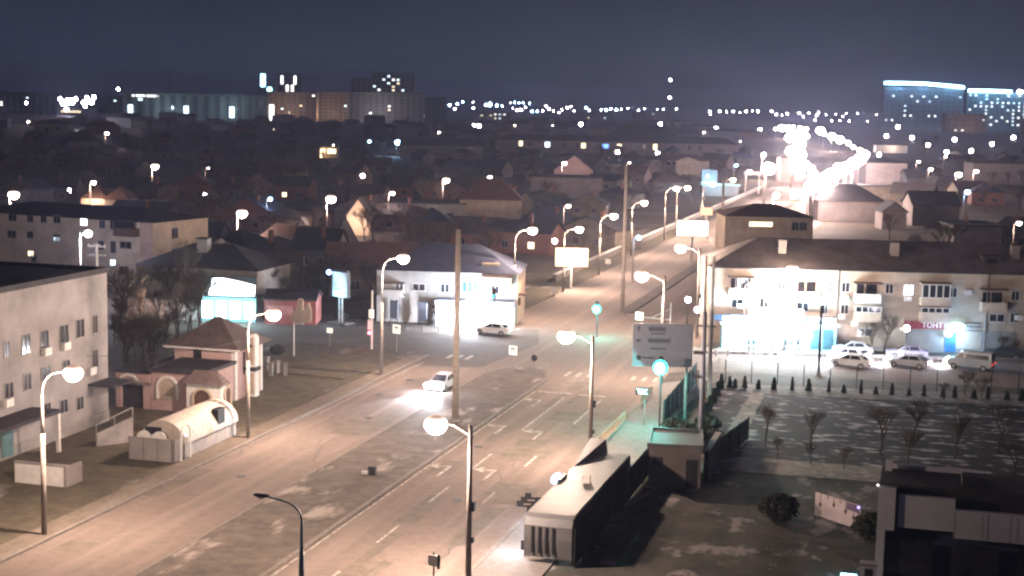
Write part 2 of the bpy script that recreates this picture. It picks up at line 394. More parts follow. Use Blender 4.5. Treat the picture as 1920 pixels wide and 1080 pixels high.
# painted markings
pm = MB()
pm.box(-34.95, -34.8, 40, 135, .020, .024)
pm.box(-34.6, -31.2, 134.8, 135.2, .020, .024); pm.box(-30.6, -28, 134.6, 135.0, .020, .024)
for y0, y1 in [(118,133),(104,109),(94,98.5),(84,88),(74,78)]: pm.box(-31.65, -31.47, y0, y1, .020, .024)
for y0, y1 in [(122,133),(106,109.5),(95,98)]: pm.box(-28.15, -27.97, y0, y1, .020, .024)
for i in range(9):
    if i not in (3, 4, 5): pm.box(-34.3+i*1.12, -33.9+i*1.12, 143.9, 146.2, .020, .024)
for i in range(3): pm.box(-48.6+i*1.05, -48.15+i*1.05, 149.2, 151.8, .022, .026)
pm.box(-49.9, -49.8, 118, 146, .020, .024)
def arrow(x, y, left=1):
    pm.box(x-.11, x+.11, y, y+3.2, .020, .024)
    pm.add([(x+.1,y+3.2,.024),(x-1.0,y+3.0,.024),(x-.95,y+3.8,.024),(x-1.7,y+2.9,.024),(x-.7,y+2.2,.024),(x-.72,y+2.7,.024),(x-.08,y+2.8,.024)], [tuple(range(7))])
for x, y in [(-33.3,101),(-33.3,116),(-33.3,128),(-29.8,101),(-29.8,115)]: arrow(x, y)
struct('road_markings', pm, M_paint)
rnm = random.Random(3)
for i, (x, y) in enumerate([(-46.5,96),(-45.2,118),(-47.8,136),(-29.9,95),(-33.2,111),(-27.0,124),(-30.5,131),(-48,128),(-33,140)]):
    t = thing('manhole_cover', 'dark round manhole cover in the asphalt, %s listed from the bottom left' % ORD[i], 'manhole cover', V2(x, y), 0, 'manhole covers', z=.013); MB().tube([(0,0,0),(0,0,.018)], .38, 16).obj('lid', M_dark, t)
pt = MB()
for i in range(26):
    x = rnm.choice([rnm.uniform(-50,-43), rnm.uniform(-34.5,-26)]); y = rnm.uniform(72, 140); zz = .0125+i*.0002; a = rnm.uniform(.4,1.4); b_ = rnm.uniform(1,5)
    pt.add([(x-a,y-b_,zz),(x+a*.8,y-b_*.9,zz),(x+a,y+b_,zz),(x-a*.9,y+b_*.8,zz)], [(0,1,2,3)])
struct('road_patches', pt, mat('asphalt_patch', (.175,.143,.118), scale=.8, var=.25))
cr_ = MB()
for i in range(16):
    x = rnm.choice([rnm.uniform(-50,-43), rnm.uniform(-34.5,-26)]); y = rnm.uniform(72, 140); p0 = Vector((x,y,.019))
    for k in range(rnm.randint(5,12)):
        p1 = p0 + Vector((rnm.uniform(-.5,.5), rnm.uniform(.4,1.4), 0)); d = (p1-p0).normalized()*.0; w_ = .035
        cr_.add([(p0.x-w_,p0.y,.0182+i*.0001),(p0.x+w_,p0.y,.0182+i*.0001),(p1.x+w_,p1.y,.0182+i*.0001),(p1.x-w_,p1.y,.0182+i*.0001)], [(0,1,2,3)]); p0 = p1
struct('road_cracks', cr_, M_dark)

# ------------------------------------------------------------------ street lamps
WARM = (1, .73, .565); COOL = (.82, .80, 1)
def street_lamp(label, p, h, reach=1.8, ang=0, power=9000, color=WARM, lens=None, lr=.54, group=None, pole=M_conc, curved=True, unlit=False, name='street_lamp', th=1.0):
    t = thing(name, label, 'street lamp', p, ang, group)
    if curved:
        MB().tube([(0,0,0),(0,0,h*.62)], [.17*th, .14*th], 10).tube([(0,0,h*.62),(0,0,h*.86)], [.10*th,.08*th], 8).obj('pole', pole, t, smooth=True)
        pts = [(0,0,h*.86)] + [(reach*.62*(1-math.cos(a)), 0, h*.86 + h*.135*math.sin(a)) for a in [.25,.5,.75,1.0,1.25,1.5]] + [(reach, 0, h+.08)]
        MB().tube(pts, .055*th, 6).obj('arm', pole, t, smooth=True)
    else:
        MB().tube([(0,0,0),(0,0,h+.1)], [.15*th, .09*th], 8).obj('pole', pole, t, smooth=True)
        MB().tube([(0,0,h-.5),(reach*.6,0,h+.05),(reach,0,h+.08)], .045*th, 6).obj('arm', pole, t)
    MB().ell((reach+.35, 0, h+.10), (.52, .2, .10), 12, 6).obj('lamp_head', M_dark, t, smooth=True)
    if unlit:
        MB().ell((reach+.4, 0, h-.0), (.26, .15, .09), 10, 6).obj('lens', M_white, t, smooth=True); return t
    MB().ell((reach+.38, 0, h-.02), (lr*1.1, lr, lr*.9), 14, 10).obj('lens', lens or M_lens, t, smooth=True)  # lens swollen beyond real size to imitate the lamp's glare
    if power: light(t, (reach+.38, 0, h-.02-lr*.9-.32), power, color, .2)
    return t
ys = [(78.7,130,700),(107.4,515,590),(137.6,745,485),(177.3,1005,432),(209.6,1087,430),(234,1147,405),(266.2,1207,380),(301.5,1265,353)]
wh = ['nearest of the left kerb row, before the grey office building','second of the left kerb row, beside the pink house','third of the left kerb row, by the crossing signals',
      'fourth of the left kerb row, before the bright corner shop','fifth of the left kerb row, in front of the tan hoarding','sixth of the left kerb row, right of the tan hoarding',
      'seventh of the left kerb row past the tall mast','eighth of the left kerb row beside the guard wall']
for (y, hx, hy), s_ in zip(ys, wh):
    x = -48.8 if y == 177.3 else (-50.3 if y < 240 and y > 200 else -51.4)
    p = V2(x, y); h = Hh(p + V2(2.6, 0), hy)
    street_lamp('lit curved street lamp, ' + s_, p, h, power=12500 if y < 200 else 14000, group='street lamps along the left kerb')
for i, (hx, hy) in enumerate([(1293,352),(1340,345),(1378,337),(1450,315)]):
    q = G(hx, hy, 10.3) - V2(2.6, 0)
    street_lamp('lit curved street lamp far up the left kerb, %s past the white hoarding' % ORD[i], q, 10.3, group='street lamps along the left kerb', power=13000)
for hx, hy, s_ in [(828,795,'nearest, bottom centre, on a dark wooden-looking post'),(1063,630,'second nearest, over the junction'),(1203,517,'third, beyond the direction board'),(1276,465,'fourth, under the lit white hoarding')]:
    if hy == 795: p = V2(-24.2, 79.3); h = Hh(p - V2(2.2, 0), hy)
    elif hy == 630: p = V2(-23.7, 108.8); h = Hh(p - V2(2, 0), hy)
    else: h = 10.6; p = G(hx, hy, h) + V2(2.3, 0)
    t = street_lamp('lit right-kerb street lamp, ' + s_, p, h, reach=1.7 if hy > 600 else 1.9, ang=PI, power=12500, curved=False, lr=.60, group='street lamps along the right kerb', pole=M_conc, th=1.25)
    MB().box(-.32, -.14, -.16, .16, h*.45, h*.45+.5).box(-.3, -.14, -.1, .1, h*.24, h*.24+.3).obj('control_box', M_dark, t)
p = G(565, 1180); hp = Hh(p, 985)
t = street_lamp('unlit street lamp on blue-grey pole at the bottom of the photo', p, Hh(p, 942), reach=2.0, ang=PI-.1, unlit=True, pole=mat('pole_blue', (.20, .27, .34), rough=.5, scale=3))
# tall trolley masts and plain posts
def mast(label, p, h, r=.28, name='mast', m=M_conc, cat='mast', arms=0):
    t = thing(name, label, cat, p)
    MB().tube([(0,0,0),(0,0,h)], [r, r*.72], 12).obj('shaft', m, t, smooth=True)
    MB().tube([(0,0,0),(0,0,.35)], [r*1.5, r*1.3], 12).obj('footing', M_kerb, t)
    MB().tube([(0,0,h),(0,0,h+.5)], [r*.3, r*.1], 6).obj('finial', M_dark, t)
    return t
p = V2(-37.7, 119); mast('tall thick concrete mast in the median right of the white car', p, Hh(p, 430), .30)
p = V2(-37.6, 190); mast('tall thin concrete mast standing beyond the junction', p, Hh(p, 312), .27)
p = G(1352, 470); mast('tall concrete mast far up the avenue, right of the lit white hoarding', p, Hh(p, 330), .27)
p = G(570, 560); mast('slender grey pole behind the red kiosk', p, Hh(p, 480), .12)
p = V2(-16.2, 115)
t = mast('grey steel post rising out of the shrubs beside the direction board', p, Hh(p, 585), .22, m=M_signg)
MB().box(-.75, .1, -.18, .18, 7.9, 8.15).box(-.75, .1, -.18, .18, 6.0, 6.25).obj('bracket', M_dark, t)
p = V2(-9.8, 153.7); t = mast('dark slim pole rising in front of the service road traffic', p, Hh(p, 570), .16, m=M_dark)
MB().tube([(0,0,Hh(p,570)),(.35,0,Hh(p,540))], [.08,.05], 6).ell((.35,0,Hh(p,537)), .3, 10, 8).obj('lamp_head', M_lensw, t)
# twin white-lit columns with cantilever head at the junction corner
p = G(1322, 745); t = thing('sign_gantry_column', 'pair of pale columns topped by small floodlights beside the direction board', 'column', p)
h1 = Hh(p, 480)
MB().tube([(-.35,0,0),(-.35,0,h1)], [.20,.13], 10).obj('column', M_white, t); MB().tube([(.35,0,0),(.35,0,h1)], [.20,.13], 10).obj('column', M_white, t)
MB().ell((-1.0,-.2,h1*.62), .3, 10, 8).obj('floodlight', mat('lamp_violet', (.85,.72,1), emit=7), t)
MB().box(-1.1,.9,-.12,.12,h1*.5,h1*.5+.18).obj('crossbar', M_zinc, t)
# direction board
a = G(1190, 790); dd = a.dot(V2(FW.x, FW.y)); dd = 128.; a = at_depth(1190, dd); b = at_depth(1302, dd)
v = b - a; t = thing('direction_board', 'large grey direction board with arrows and boxed street names', 'road sign', a, math.atan2(v.y, v.x))
zt = Hh(a, 607); zb = Hh(a, 686); L = v.length
MB().box(0, L, 0, .12, zb, zt).obj('panel', M_signg, t)
MB().box(-.05, L+.05, .13, .2, zb-.05, zt+.05).obj('rim', M_zinc, t)
MB().tube([(L-.4,.3,0),(L-.4,.3,zt)], .14, 8).obj('post', M_zinc, t)
def boxed(x0, x1, z0, z1):
    bb = MB(); g = .06
    bb.box(x0,x1,-.02,0,z0,z0+g).box(x0,x1,-.02,0,z1-g,z1).box(x0,x0+g,-.02,0,z0+g,z1-g).box(x1-g,x1,-.02,0,z0+g,z1-g); return bb
H_ = zt - zb
boxed(1.35, 2.8, zt-.62, zt-.26).obj('name_box', M_navy, t); boxed(1.32, 3.25, zt-1.62, zt-1.26).obj('name_box', M_navy, t)
MB().prism([(.42,zt-.62),(.52,zt-.62),(.52,zt-.38),(.63,zt-.38),(.47,zt-.16),(.31,zt-.38),(.42,zt-.38)], -.02, 0).obj('arrow', M_navy, t)
MB().prism([(.72,zt-1.5),(.72,zt-1.4),(.48,zt-1.4),(.48,zt-1.28),(.26,zt-1.45),(.48,zt-1.62),(.48,zt-1.5)], -.02, 0).obj('arrow', M_navy, t)
MB().box(1.4,2.7,-.015,0,zt-.50,zt-.38).box(1.4,3.1,-.015,0,zt-1.50,zt-1.38).box(1.5,2.75,-.015,0,zt-.86,zt-.78).box(1.5,2.9,-.015,0,zt-2.2,zt-2.1).obj('lettering', M_dark, t)
MB().ell((.52,-.02,zb+.75), (.22,.02,.22), 12, 6).box(.85,1.9,-.015,0,zb+.68,zb+.80).obj('emblem', M_dark, t)

# traffic signals
def signal(label, p, zc, post=True, r=.34, power=900, arm=0, face=0):
    t = thing('traffic_light', label, 'traffic light', p, face)
    if post: MB().tube([(0,.2,0),(0,.2,zc+1.0)], .08, 8).obj('post', M_dark, t)
    b = MB().box(-.2,.2,-.12,.12,zc-.2,zc+.95)
    b.obj('housing', M_black, t)
    for kz, mm in ((.75, 'signal_off_red'), (.42, 'signal_off_amber')):
        MB().ell((0,-.14,zc+kz), (.12,.05,.12), 10, 6).obj('lens', mat(mm, (.12,.02,.02) if 'red' in mm else (.12,.07,.01), rough=.3), t)
    MB().ell((0,-.22,zc+.08), (r, r*.7, r), 14, 10).obj('green_lens', M_cyan, t, smooth=True)  # green lens enlarged to imitate the signal's glow
    if power: MB().ell((0,-.22-r*.38,zc+.08), (r*.72, r*.45, r*.72), 12, 8).obj('glare_core', mat('signal_glare', (.75,1,.97), emit=8), t, smooth=True)  # added white ball imitating the blown-out centre of the glow
    light(t, (0,-1.15,zc-.35), power, (.15,1,.85), .05)
    return t
p = at_depth(1244, 124); signal('traffic light glowing bright cyan-green in front of the direction board', p, Hh(p, 690), r=.62, power=2600)
p = G(1118, 632); signal('traffic light glowing pale green over the far side of the junction', p, Hh(p, 580), r=.5, power=1800)
p = G(1200, 800); t = thing('countdown_display', 'black signal countdown panel with white figures over the pavement kerb', 'signal display', p)
z = Hh(p, 740); MB().tube([(0.3,.15,0),(0.3,.15,z)], .06, 6).obj('post', M_zinc, t); MB().box(-.45,.65,-.1,.1,z,z+.6).obj('housing', M_black, t)
MB().box(-.36,-.12,-.13,-.1,z+.42,z+.52).box(-.22,-.12,-.13,-.1,z+.08,z+.42).box(-.04,.08,-.13,-.1,z+.08,z+.5).box(.16,.24,-.13,-.1,z+.08,z+.5).box(.34,.58,-.13,-.1,z+.42,z+.5).box(.34,.58,-.13,-.1,z+.08,z+.16).box(.34,.42,-.13,-.1,z+.16,z+.42).obj('lit_figures', M_letterl, t)
# crossing signs
def ped(label, p, zc, s_=.95):
    t = thing('pedestrian_crossing_sign', label, 'road sign', p, -CY)
    MB().tube([(0,.06,0),(0,.06,zc+.3)], .045, 6).obj('post', M_zinc, t)
    h = s_/2
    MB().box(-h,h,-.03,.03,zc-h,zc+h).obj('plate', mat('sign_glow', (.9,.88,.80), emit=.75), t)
    q = MB().box(-h*.55,h*.55,-.045,-.032,zc-.0,zc+h*.6); q.box(-h*.6,h*.6,-.045,-.032,zc-h*.62,zc-h*.5)
    q.obj('symbol', M_black, t); MB().prism([(-h*.5,zc),(0,zc+h*.5),(h*.5,zc)], -.06, -.047).obj('triangle', M_white, t)
p = G(743, 660); ped('white walking-man crossing sign beside the mid-left kerb lamp', p, Hh(p, 617))
p = G(961, 700); ped('white walking-man crossing sign on the nose of the median', p, Hh(p, 657), .9)
p = G(1240, 640); t = thing('signal_bracket', 'white box sign on a horizontal bracket above the direction board', 'road sign', p, -CY)
z = Hh(p, 598); MB().tube([(0,0,0),(0,0,z+2.6)], .14, 8).obj('post', M_white, t); MB().tube([(-2.8,-.1,z),(1.1,-.1,z)], .05, 6).tube([(-1.4,-.1,z),(1.1,-.1,z+1.3)], .04, 6).obj('bracket', M_white, t)
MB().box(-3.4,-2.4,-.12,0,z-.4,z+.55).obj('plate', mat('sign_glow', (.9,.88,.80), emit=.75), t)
MB().tube([(1.1,-.1,z-1.5),(1.1,-.1,z+2.0)], .07, 6).obj('drop_post', M_white, t)
p = G(697, 655); t = thing('signal_mast', 'slim white mast carrying pedestrian signals left of the third kerb lamp', 'signal mast', p, -CY)
z = Hh(p, 545); MB().tube([(0,0,0),(0,0,z)], .11, 8).obj('post', M_white, t)
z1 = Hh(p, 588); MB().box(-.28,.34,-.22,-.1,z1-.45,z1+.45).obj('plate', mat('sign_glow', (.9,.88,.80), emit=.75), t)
MB().ell((.02,-.26,z1+.18), (.1,.04,.1), 8, 6).ell((.02,-.26,z1-.2), (.1,.04,.1), 8, 6).obj('symbol', M_black, t)
z1 = Hh(p, 610); MB().box(-.5,-.24,-.12,.12,z1-.5,z1+.6).obj('signal_housing', M_white, t)
z1 = Hh(p, 624); MB().ell((-.2,-.2,z1), .18, 10, 8).obj('red_lens', M_red, t); light(t, (-.2,-.8,z1), 60, (1,.15,.3), .1)
p = G(618, 650); t = thing('road_sign', 'small white sign on a thin post in the dark side street', 'road sign', p, -CY); z = Hh(p, 620)
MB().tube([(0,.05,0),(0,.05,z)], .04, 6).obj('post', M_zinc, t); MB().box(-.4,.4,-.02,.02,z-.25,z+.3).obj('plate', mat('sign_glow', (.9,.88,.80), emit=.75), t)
p = G(1001, 700); t = thing('keep_right_sign', 'round dark sign with a bright speck on the median nose', 'road sign', p, -CY); z = Hh(p, 671)
MB().tube([(0,.05,0),(0,.05,z)], .05, 6).obj('post', M_zinc, t); MB().ell((0,0,z), (.35,.04,.35), 14, 8).obj('plate', M_dark, t)
p = V2(-25.0, 81.2); t = thing('road_sign', 'small dark sign at the very bottom edge by the right kerb', 'road sign', G(812,1100), -CY)
MB().tube([(0,.05,0),(0,.05,2.0)], .05, 6).obj('post', M_dark, t); MB().box(-.35,.3,-.03,.03,1.2,1.8).obj('plate', M_white, t); MB().box(.3,.42,-.05,.05,1.1,1.9).obj('rim', M_black, t)
p = G(984, 1062); t = thing('litter_bin', 'small dark street bin in front of the bus shelter', 'bin', G(984,1045)); MB().tube([(0,0,.12),(0,0,.5)], .05, 6).obj('stem', M_dark, t); MB().box(-.22,.22,-.18,.18,.5,1.1).obj('bucket', M_dark, t)
p = G(698, 893); t = thing('marker_box', 'small dark box standing in the median', 'box', p); MB().box(-.25,.25,-.2,.2,.1,.75).obj('body', M_dark, t); MB().box(-.8,-.25,-.1,.1,.13,.35).obj('cable_stub', M_white, t)
# median rail at the nose
for i, (x0, x1, s_) in enumerate([(962,998,'left'),(998,1028,'right')]):
    a = G(x0, 698); b = G(x1, 699); v = b-a; t = thing('guard_rail', 'low pale railing on the median nose, %s half' % s_, 'railing', a, math.atan2(v.y, v.x), 'median railings')
    L = v.length; MB().tube([(0,0,0),(0,0,.9)], .04, 6).obj('post', M_zinc, t); MB().tube([(L,0,0),(L,0,.9)], .04, 6).obj('post', M_zinc, t); MB().tube([(0,0,.85),(L,0,.85)], .035, 6).tube([(0,0,.45),(L,0,.45)], .03, 6).obj('rail', M_zinc, t)
# kerb railing along the right pavement
for i, (y0, y1) in enumerate([(108.5,114),(114.6,120),(120.6,124.5),(131,137)]):
    t = thing('pedestrian_railing', 'low tan kerbside railing, %s section counting from the bus shelter' % ORD[i], 'railing', V2(-24.0, y0), PI/2, 'railings along the right kerb'); L = y1-y0
    for q in (0, L/2, L): MB().box(q-.04,q+.04,-.04,.04,.12,1.0).obj('post', M_poster, t)
    MB().tube([(0,0,1.0),(L,0,1.0)], .04, 6).tube([(0,0,.3),(L,0,.3)], .03, 6).obj('rail', M_poster, t)
    bb = MB()
    for q in range(int(L/.16)): bb.box(q*.16+.02,q*.16+.05,-.012,.012,.3,1.0)
    bb.obj('bars', M_poster, t)
# guard wall up the far left kerb
t = thing('guard_wall', 'long pale concrete guard wall running up the left side of the avenue', 'wall', V2(-54.6, 222), PI/2)
MB().box(0, 290, -.2, .2, 0, 1.0).obj('wall', M_kerb, t); MB().box(0, 290, -.32, .32, 1.0, 1.16).obj('coping', M_white, t)

# ------------------------------------------------------------------ bus shelter, its screen, fences and kiosk box
zR = 3.0
def st(px, py, z): q = G(px, py, z); return q
fl, fr, br, bl_ = st(990,958,zR), st(1058,968,zR), st(1147,850,zR), st(1057,840,zR)
t = thing('bus_shelter', 'curved grey steel bus shelter with slotted front end beside the pavement', 'bus shelter', fl, 0)
L_ = lambda q: (q.x-fl.x, q.y-fl.y)
x0, y0 = 0, 0; W = 2.9; LN = (br-fr).length*.99
sh = [(0,0),(W,-.2),(W+.25,LN),(.15,LN+.5)]
# roof shell: front end rolls over and down
prof = [(-.75,.5),(-.82,1.6),(-.80,2.4),(-.55,2.82),(-.1,2.98),(.6,3.02),(LN*.55,3.0),(LN,2.95)]
b = MB(); n = len(prof)
for k_, th_ in ((0,0),(1,-.16)):
    for yy, zz in prof:
        for xx in (0, W): b.v.append((xx, yy + (.14 if k_ and zz < 2.9 else 0), zz + (th_ if zz > 2.6 else 0)))
for i in range(n-1): b.f += [(2*i,2*i+1,2*i+3,2*i+2), (2*n+2*i,2*n+2*i+2,2*n+2*i+3,2*n+2*i+1), (2*i,2*i+2,2*n+2*i+2,2*n+2*i), (2*i+1,2*n+2*i+1,2*n+2*i+3,2*i+3)]
b.f += [(0,2*n,2*n+1,1),(2*n-2,2*n-1,4*n-1,4*n-2)]
M_shell = mat('shelter_steel', (.155,.155,.165), rough=.55, metal=.2, scale=.9, var=.12)
b.obj('roof_shell', M_shell, t)
MB().box(W-.06, W+.06, -.55, LN, .12, 2.86).obj('rear_wall', M_black, t)
q = MB()
for i in range(4): q.box(.45+i*.42, .60+i*.42, -.86, -.835, .75, 2.35)
q.obj('slots', M_black, t)
b = MB().add([(W*.02,LN*.70,3.02),(W*.45,LN+.1,2.97),(W*.02,LN+.1,2.97),(W*.02,LN+.1,3.9),(W*.40,LN+.1,3.9)], [(0,1,4,3),(0,3,2),(1,2,3,4),(0,2,1)]); b.obj('fin', M_shell, t)
MB().box(.1,.2,1,LN-1,.12,2.84).obj('glass_wall', M_glassb, t)
MB().box(.5,1.0,.8,LN-2,.5,.6).obj('bench', M_white, t)
MB().box(W*.55,W*.55+.5,LN*.45,LN*.45+.35,3.02,3.5).obj('roof_vent', M_white, t)
t['label'] = 'curved grey steel bus shelter with slotted front end beside the pavement'
q = thing('shelter_screen', 'glowing blue-white screen on the kerb side of the bus shelter', 'screen', fl + V2(-.25, 8.0))
MB().ell((0,0,3.05),(.28,1.0,.3),14,8).obj('display', mat('screen_blue', (.38,.52,1), emit=3.5), q); MB().box(.3,.5,-.9,.9,2.75,3.2).obj('casing', M_dark, q)
light(q, (-.9,-1,2.3), 500, (.65,.78,1), .1); light(q, (-.7,-7.2,1.6), 500, (.85,.92,1), .1)
q = thing('shelter_lettering', 'black metal letters fixed to the kerb edge of the bus shelter roof', 'lettering', fl + V2(-.28, .4))
for i in range(3):
    b = MB().box(-.5,.5,-.03,.03,.0,.14).box(.1,.5,-.03,.03,-.34,.0).box(-.5,-.1,-.03,.03,.14,.42)
    o = b.obj('letter', M_black, q, (-.15, .5+i*.95, 2.95)); o.rotation_euler = (-.7, 0, .3)
# footway sign by shelter
# fences
def fence(label, a, b, h, m, post=M_dark, step=2.5, name='fence', base=0, mesh=False, pm_=None):
    v = b-a; L = v.length; t = thing(name, label, 'fence', a, math.atan2(v.y, v.x)); n = max(2, int(L/step))
    if mesh:
        q = MB()
        for i in range(int(L/.25)): q.box(i*.25, i*.25+.012, -.006, .006, .1, h)
        for zz in (.12, h*.5, h-.02): q.box(0, L, -.012, .012, zz, zz+.025)
        q.obj('mesh_panel', m, t)
    else: MB().box(0, L, -.03, .03, base+.1, h).obj('panel', m, t)
    for i in range(n+1): MB().box(i*L/n-.04, i*L/n+.04, -.09, -.031, 0, h+.12).obj('post', pm_ or post, t)
    return t
fence('teal green sheet fence between pavement and park', G(1243,800), G(1304,722), 2.2, M_green)
fence('see-through mesh fence continuing from the teal fence to the corner', G(1306,738), G(1358,706), 2.2, M_zinc, mesh=True, post=M_zinc)
fence('long mesh fence between the service road and the row of small thujas', G(1360,716), G(1960,745), 2.1, M_zinc, mesh=True, step=2.4, post=M_dark)
fence('tall black panel fence running behind the bus shelter', V2(-18.9, 83), V2(-18.7, 106.5), 2.3, M_black)
fence('short dark fence panel beside the grey utility cabin', V2(-14.4, 112.5), V2(-13.2, 121), 1.9, M_dark)
a = G(1215, 912); b = G(1312, 917)
t, r, L = bld('utility_cabin', 'flat-roofed grey utility cabin casting a long shadow beside the pavement', 'cabin', a, b, 2.9, 5.2, M_lilac, 'flat', M_shell, rise=.3, ov=.15)
MB().box(L*.72,L*.95,-.05,0,.1,2.1).obj('door', M_dark, t); MB().box(.3,1.0,-.04,0,1.6,2.2).obj('vent', M_dark, t)
t = thing('concrete_block', 'low pale concrete block between the cabin and the teal fence', 'block', G(1270,842)); MB().box(-.3,2.0,0,1.6,0,1.1).obj('block', M_kerb, t); MB().box(-.35,2.05,-.05,1.65,1.1,1.18).obj('cap', M_grey, t)
t = thing('boundary_wall', 'short dark wall end with pale capping right of the utility cabin', 'wall', G(1318,905)); MB().box(0,.35,0,6.5,0,2.3).obj('wall', M_dark, t); MB().box(-.06,.41,-.06,6.5,2.3,2.42).obj('coping', M_kerb, t)
t = thing('pavement_rail', 'low dark rail lying in the snow behind the black fence', 'railing', G(1172,958)); MB().tube([(0,0,.3),(1.3,6,.3)], .06, 6).obj('rail', M_kerb, t); MB().tube([(0,0,0),(0,0,.35)],.05,6).obj('post', M_kerb, t)

# ------------------------------------------------------------------ right apartment block with its shops
RA, RB = G(1327, 650), G(1990, 667)
hE = Hh(RA, 499)
t, r, L = bld('apartment_block', 'long three-storey pink-beige apartment block with slate hip roof behind the service road', 'building', RA, RB, hE, 12, M_cream, 'hip', mat('roof_slate_pale', (.30,.25,.235), kind='wave', scale=.5), rise=2.9, ov=.45)
apt = t
MB().box(0, L, -.06, -.002, 0, .55).obj('plinth', M_grey, t)
MB().box(0, L, -.5, -.38, hE-.14, hE+.02).obj('gutter', M_dark, t)
def fr(r): x0, z1 = FP(RA, RB, r[0], r[1]); x1, z0 = FP(RA, RB, r[2], r[3]); return x0, x1, z0, z1
WN = [(1460,524,1472,543),(1546,529,1557,546),(1579,531,1592,547),(1661,534,1674,550),(1780,541,1793,557),(1897,546,1910,563),
      (1495,567,1515,583),(1543,571,1550,588),(1577,572,1590,588),(1895,588,1908,604),(1609,617,1633,630),(1372,560,1392,576),(1425,560,1440,576),(1856,590,1882,603)]
for q in WN: winpx(t, RA, RB, q)
winpx(t, RA, RB, (1696,535,1711,553), M_litc, label='brightly lit window between two balconies'); winpx(t, RA, RB, (1426,522,1440,541), M_litc, label='lit window beside the street lamp'); winpx(t, RA, RB, (1381,524,1400,542), M_litw, label='lit window under a canopy')
def balcony(q, glazed=None, canopy=True, body=M_cream, dep=1.15, name='balcony'):
    x0, x1, z0, z1 = fr(q)
    z0 = max(z0, .3)
    h = z1 - z0
    gz = z0 + 1.05
    o = MB().box(x0, x1, -dep, 0, z0, z0+.14).box(x0, x1, -dep, -dep+.08, z0+.14, gz).box(x0, x0+.08, -dep+.08, 0, z0+.14, gz).box(x1-.08, x1, -dep+.08, 0, z0+.14, gz).obj(name, body, t)
    if canopy: MB().box(x0-.1, x1+.1, -dep-.1, 0, z1-.13, z1).obj('canopy', M_roofb, o)
    if glazed:
        MB().box(x0+.1, x1-.1, -dep+.1, -dep+.13, gz+.05, z1-.16).obj('pane', M_glass, o)
        f = MB().box(x0, x1, -dep-.01, -dep+.09, gz, gz+.09).box(x0, x1, -dep-.01, -dep+.09, z1-.24, z1-.14); n = 4
        for i in range(n+1): f.box(x0+i*(x1-x0-.1)/n, x0+i*(x1-x0-.1)/n+.13, -dep-.012, -dep+.088, gz+.09, z1-.24)
        f.obj('window_frame', M_frame, o)
    else:
        MB().box(x0+.3, x0+1.1, -.04, -.001, z0+.14, z0+2.1).box(x0+1.3, x1-.3, -.04, -.001, z0+.9, z0+2.1).obj('balcony_door', M_glass, o)
    return o
balcony((1366,517,1411,556)); balcony((1491,524,1533,563), canopy=False, body=M_white); balcony((1602,528,1648,567), body=M_white)
balcony((1725,528,1776,575), 1); balcony((1838,540,1882,583)); balcony((1600,569,1648,602), 1, canopy=False); balcony((1723,571,1775,603), 1)
for q in [(1665,484,1685,512),(1470,474,1480,492)]:
    x0, x1, z0, z1 = fr(q)
for px_, s_ in ((1688, 'mid'), (1473, 'left'), (1918, 'right')):
    x0, _ = FP(RA, RB, px_, 480); MB().box(x0-.45, x0+.45, 2.6, 3.5, hE+.6, hE+2.9).obj('chimney', M_grey, t); MB().box(x0-.52, x0+.52, 2.53, 3.57, hE+2.9, hE+3.0).obj('chimney_cap', M_dark, t)
x0, _ = FP(RA, RB, 1867, 500)
o = MB().box(x0-1, x0+1, 1.5, 4, hE+.5, hE+1.7).obj('dormer', M_roof, t); MB().box(x0-.6, x0+.6, 1.47, 1.499, hE+.95, hE+1.5).obj('pane', M_black, o)
for px_ in (1571, 1852): 
    x0, _ = FP(RA, RB, px_, 530); MB().tube([(x0,-.12,.2),(x0,-.12,hE-.15)], .06, 6).obj('downpipe', M_grey, t)
for px_, py_ in ((1583,558),(1577,594),(1814,548),(1601,607),(1702,560),(1910,596),(1388,574)):
    x0, z0 = FP(RA, RB, px_, py_); MB().box(x0-.4, x0+.4, -.38, -.03, z0-.25, z0+.3).obj('air_conditioner', M_white, t)
# ground-floor shop fronts
x0, x1, z0, z1 = fr((1352,606,1562,655))
o = MB().box(x0, x1, -1.6, -.01, 0, 3.0).obj('shop_annex', M_cyanw, t)
for i in range(9):
    xa = x0 + .25 + i*(x1-x0-.4)/9
    MB().box(xa, xa+(x1-x0-.4)/9-.22, -1.66, -1.6, .35, 2.55).obj('shop_window', M_shop if i < 7 else M_glassb, o)
MB().box(x0-.3, x1+.3, -2.3, -.01, 3.0, 3.2).obj('awning', M_white, o)
for q, s_, dx in (((1336,587,1402,600), 'МАГАЗИН', .95), ((1503,594,1560,607), 'ТЕХНИКИ', .6)):
    xa, xb, za, zb = fr(q); za, zb = 3.25, 4.0
    pn = MB().box(xa, xb, -1.75, -1.65, za, zb).obj('fascia_sign', M_navy, o)
    link('lettering', text_mesh(s_, .62, M_letterl, .012), pn, (xa+dx, -1.77, za+.16))
xa, xb, za, zb = fr((1404,545,1500,590))
pn = MB().box(xa, xb, -1.9, -1.7, 3.3, 4.75).obj('lightbox_sign', M_shopw, o); MB().box(xa-.08, xb+.08, -1.69, -1.6, 3.25, 4.83).obj('casing', M_white, pn)
for i in range(4): light(o, (x0+2.2+i*2.3, -3.6, 3.0), 4600, (.60,.90,1), .5)
light(o, ((xa+xb)/2, -3.2, 5.2), 2600, (.85,.97,1), .4)
xa, xb, za, zb = fr((1695,601,1768,617))
pn = MB().box(xa, xb, -.30, -.20, za, zb).obj('fascia_sign', M_red_s, t)
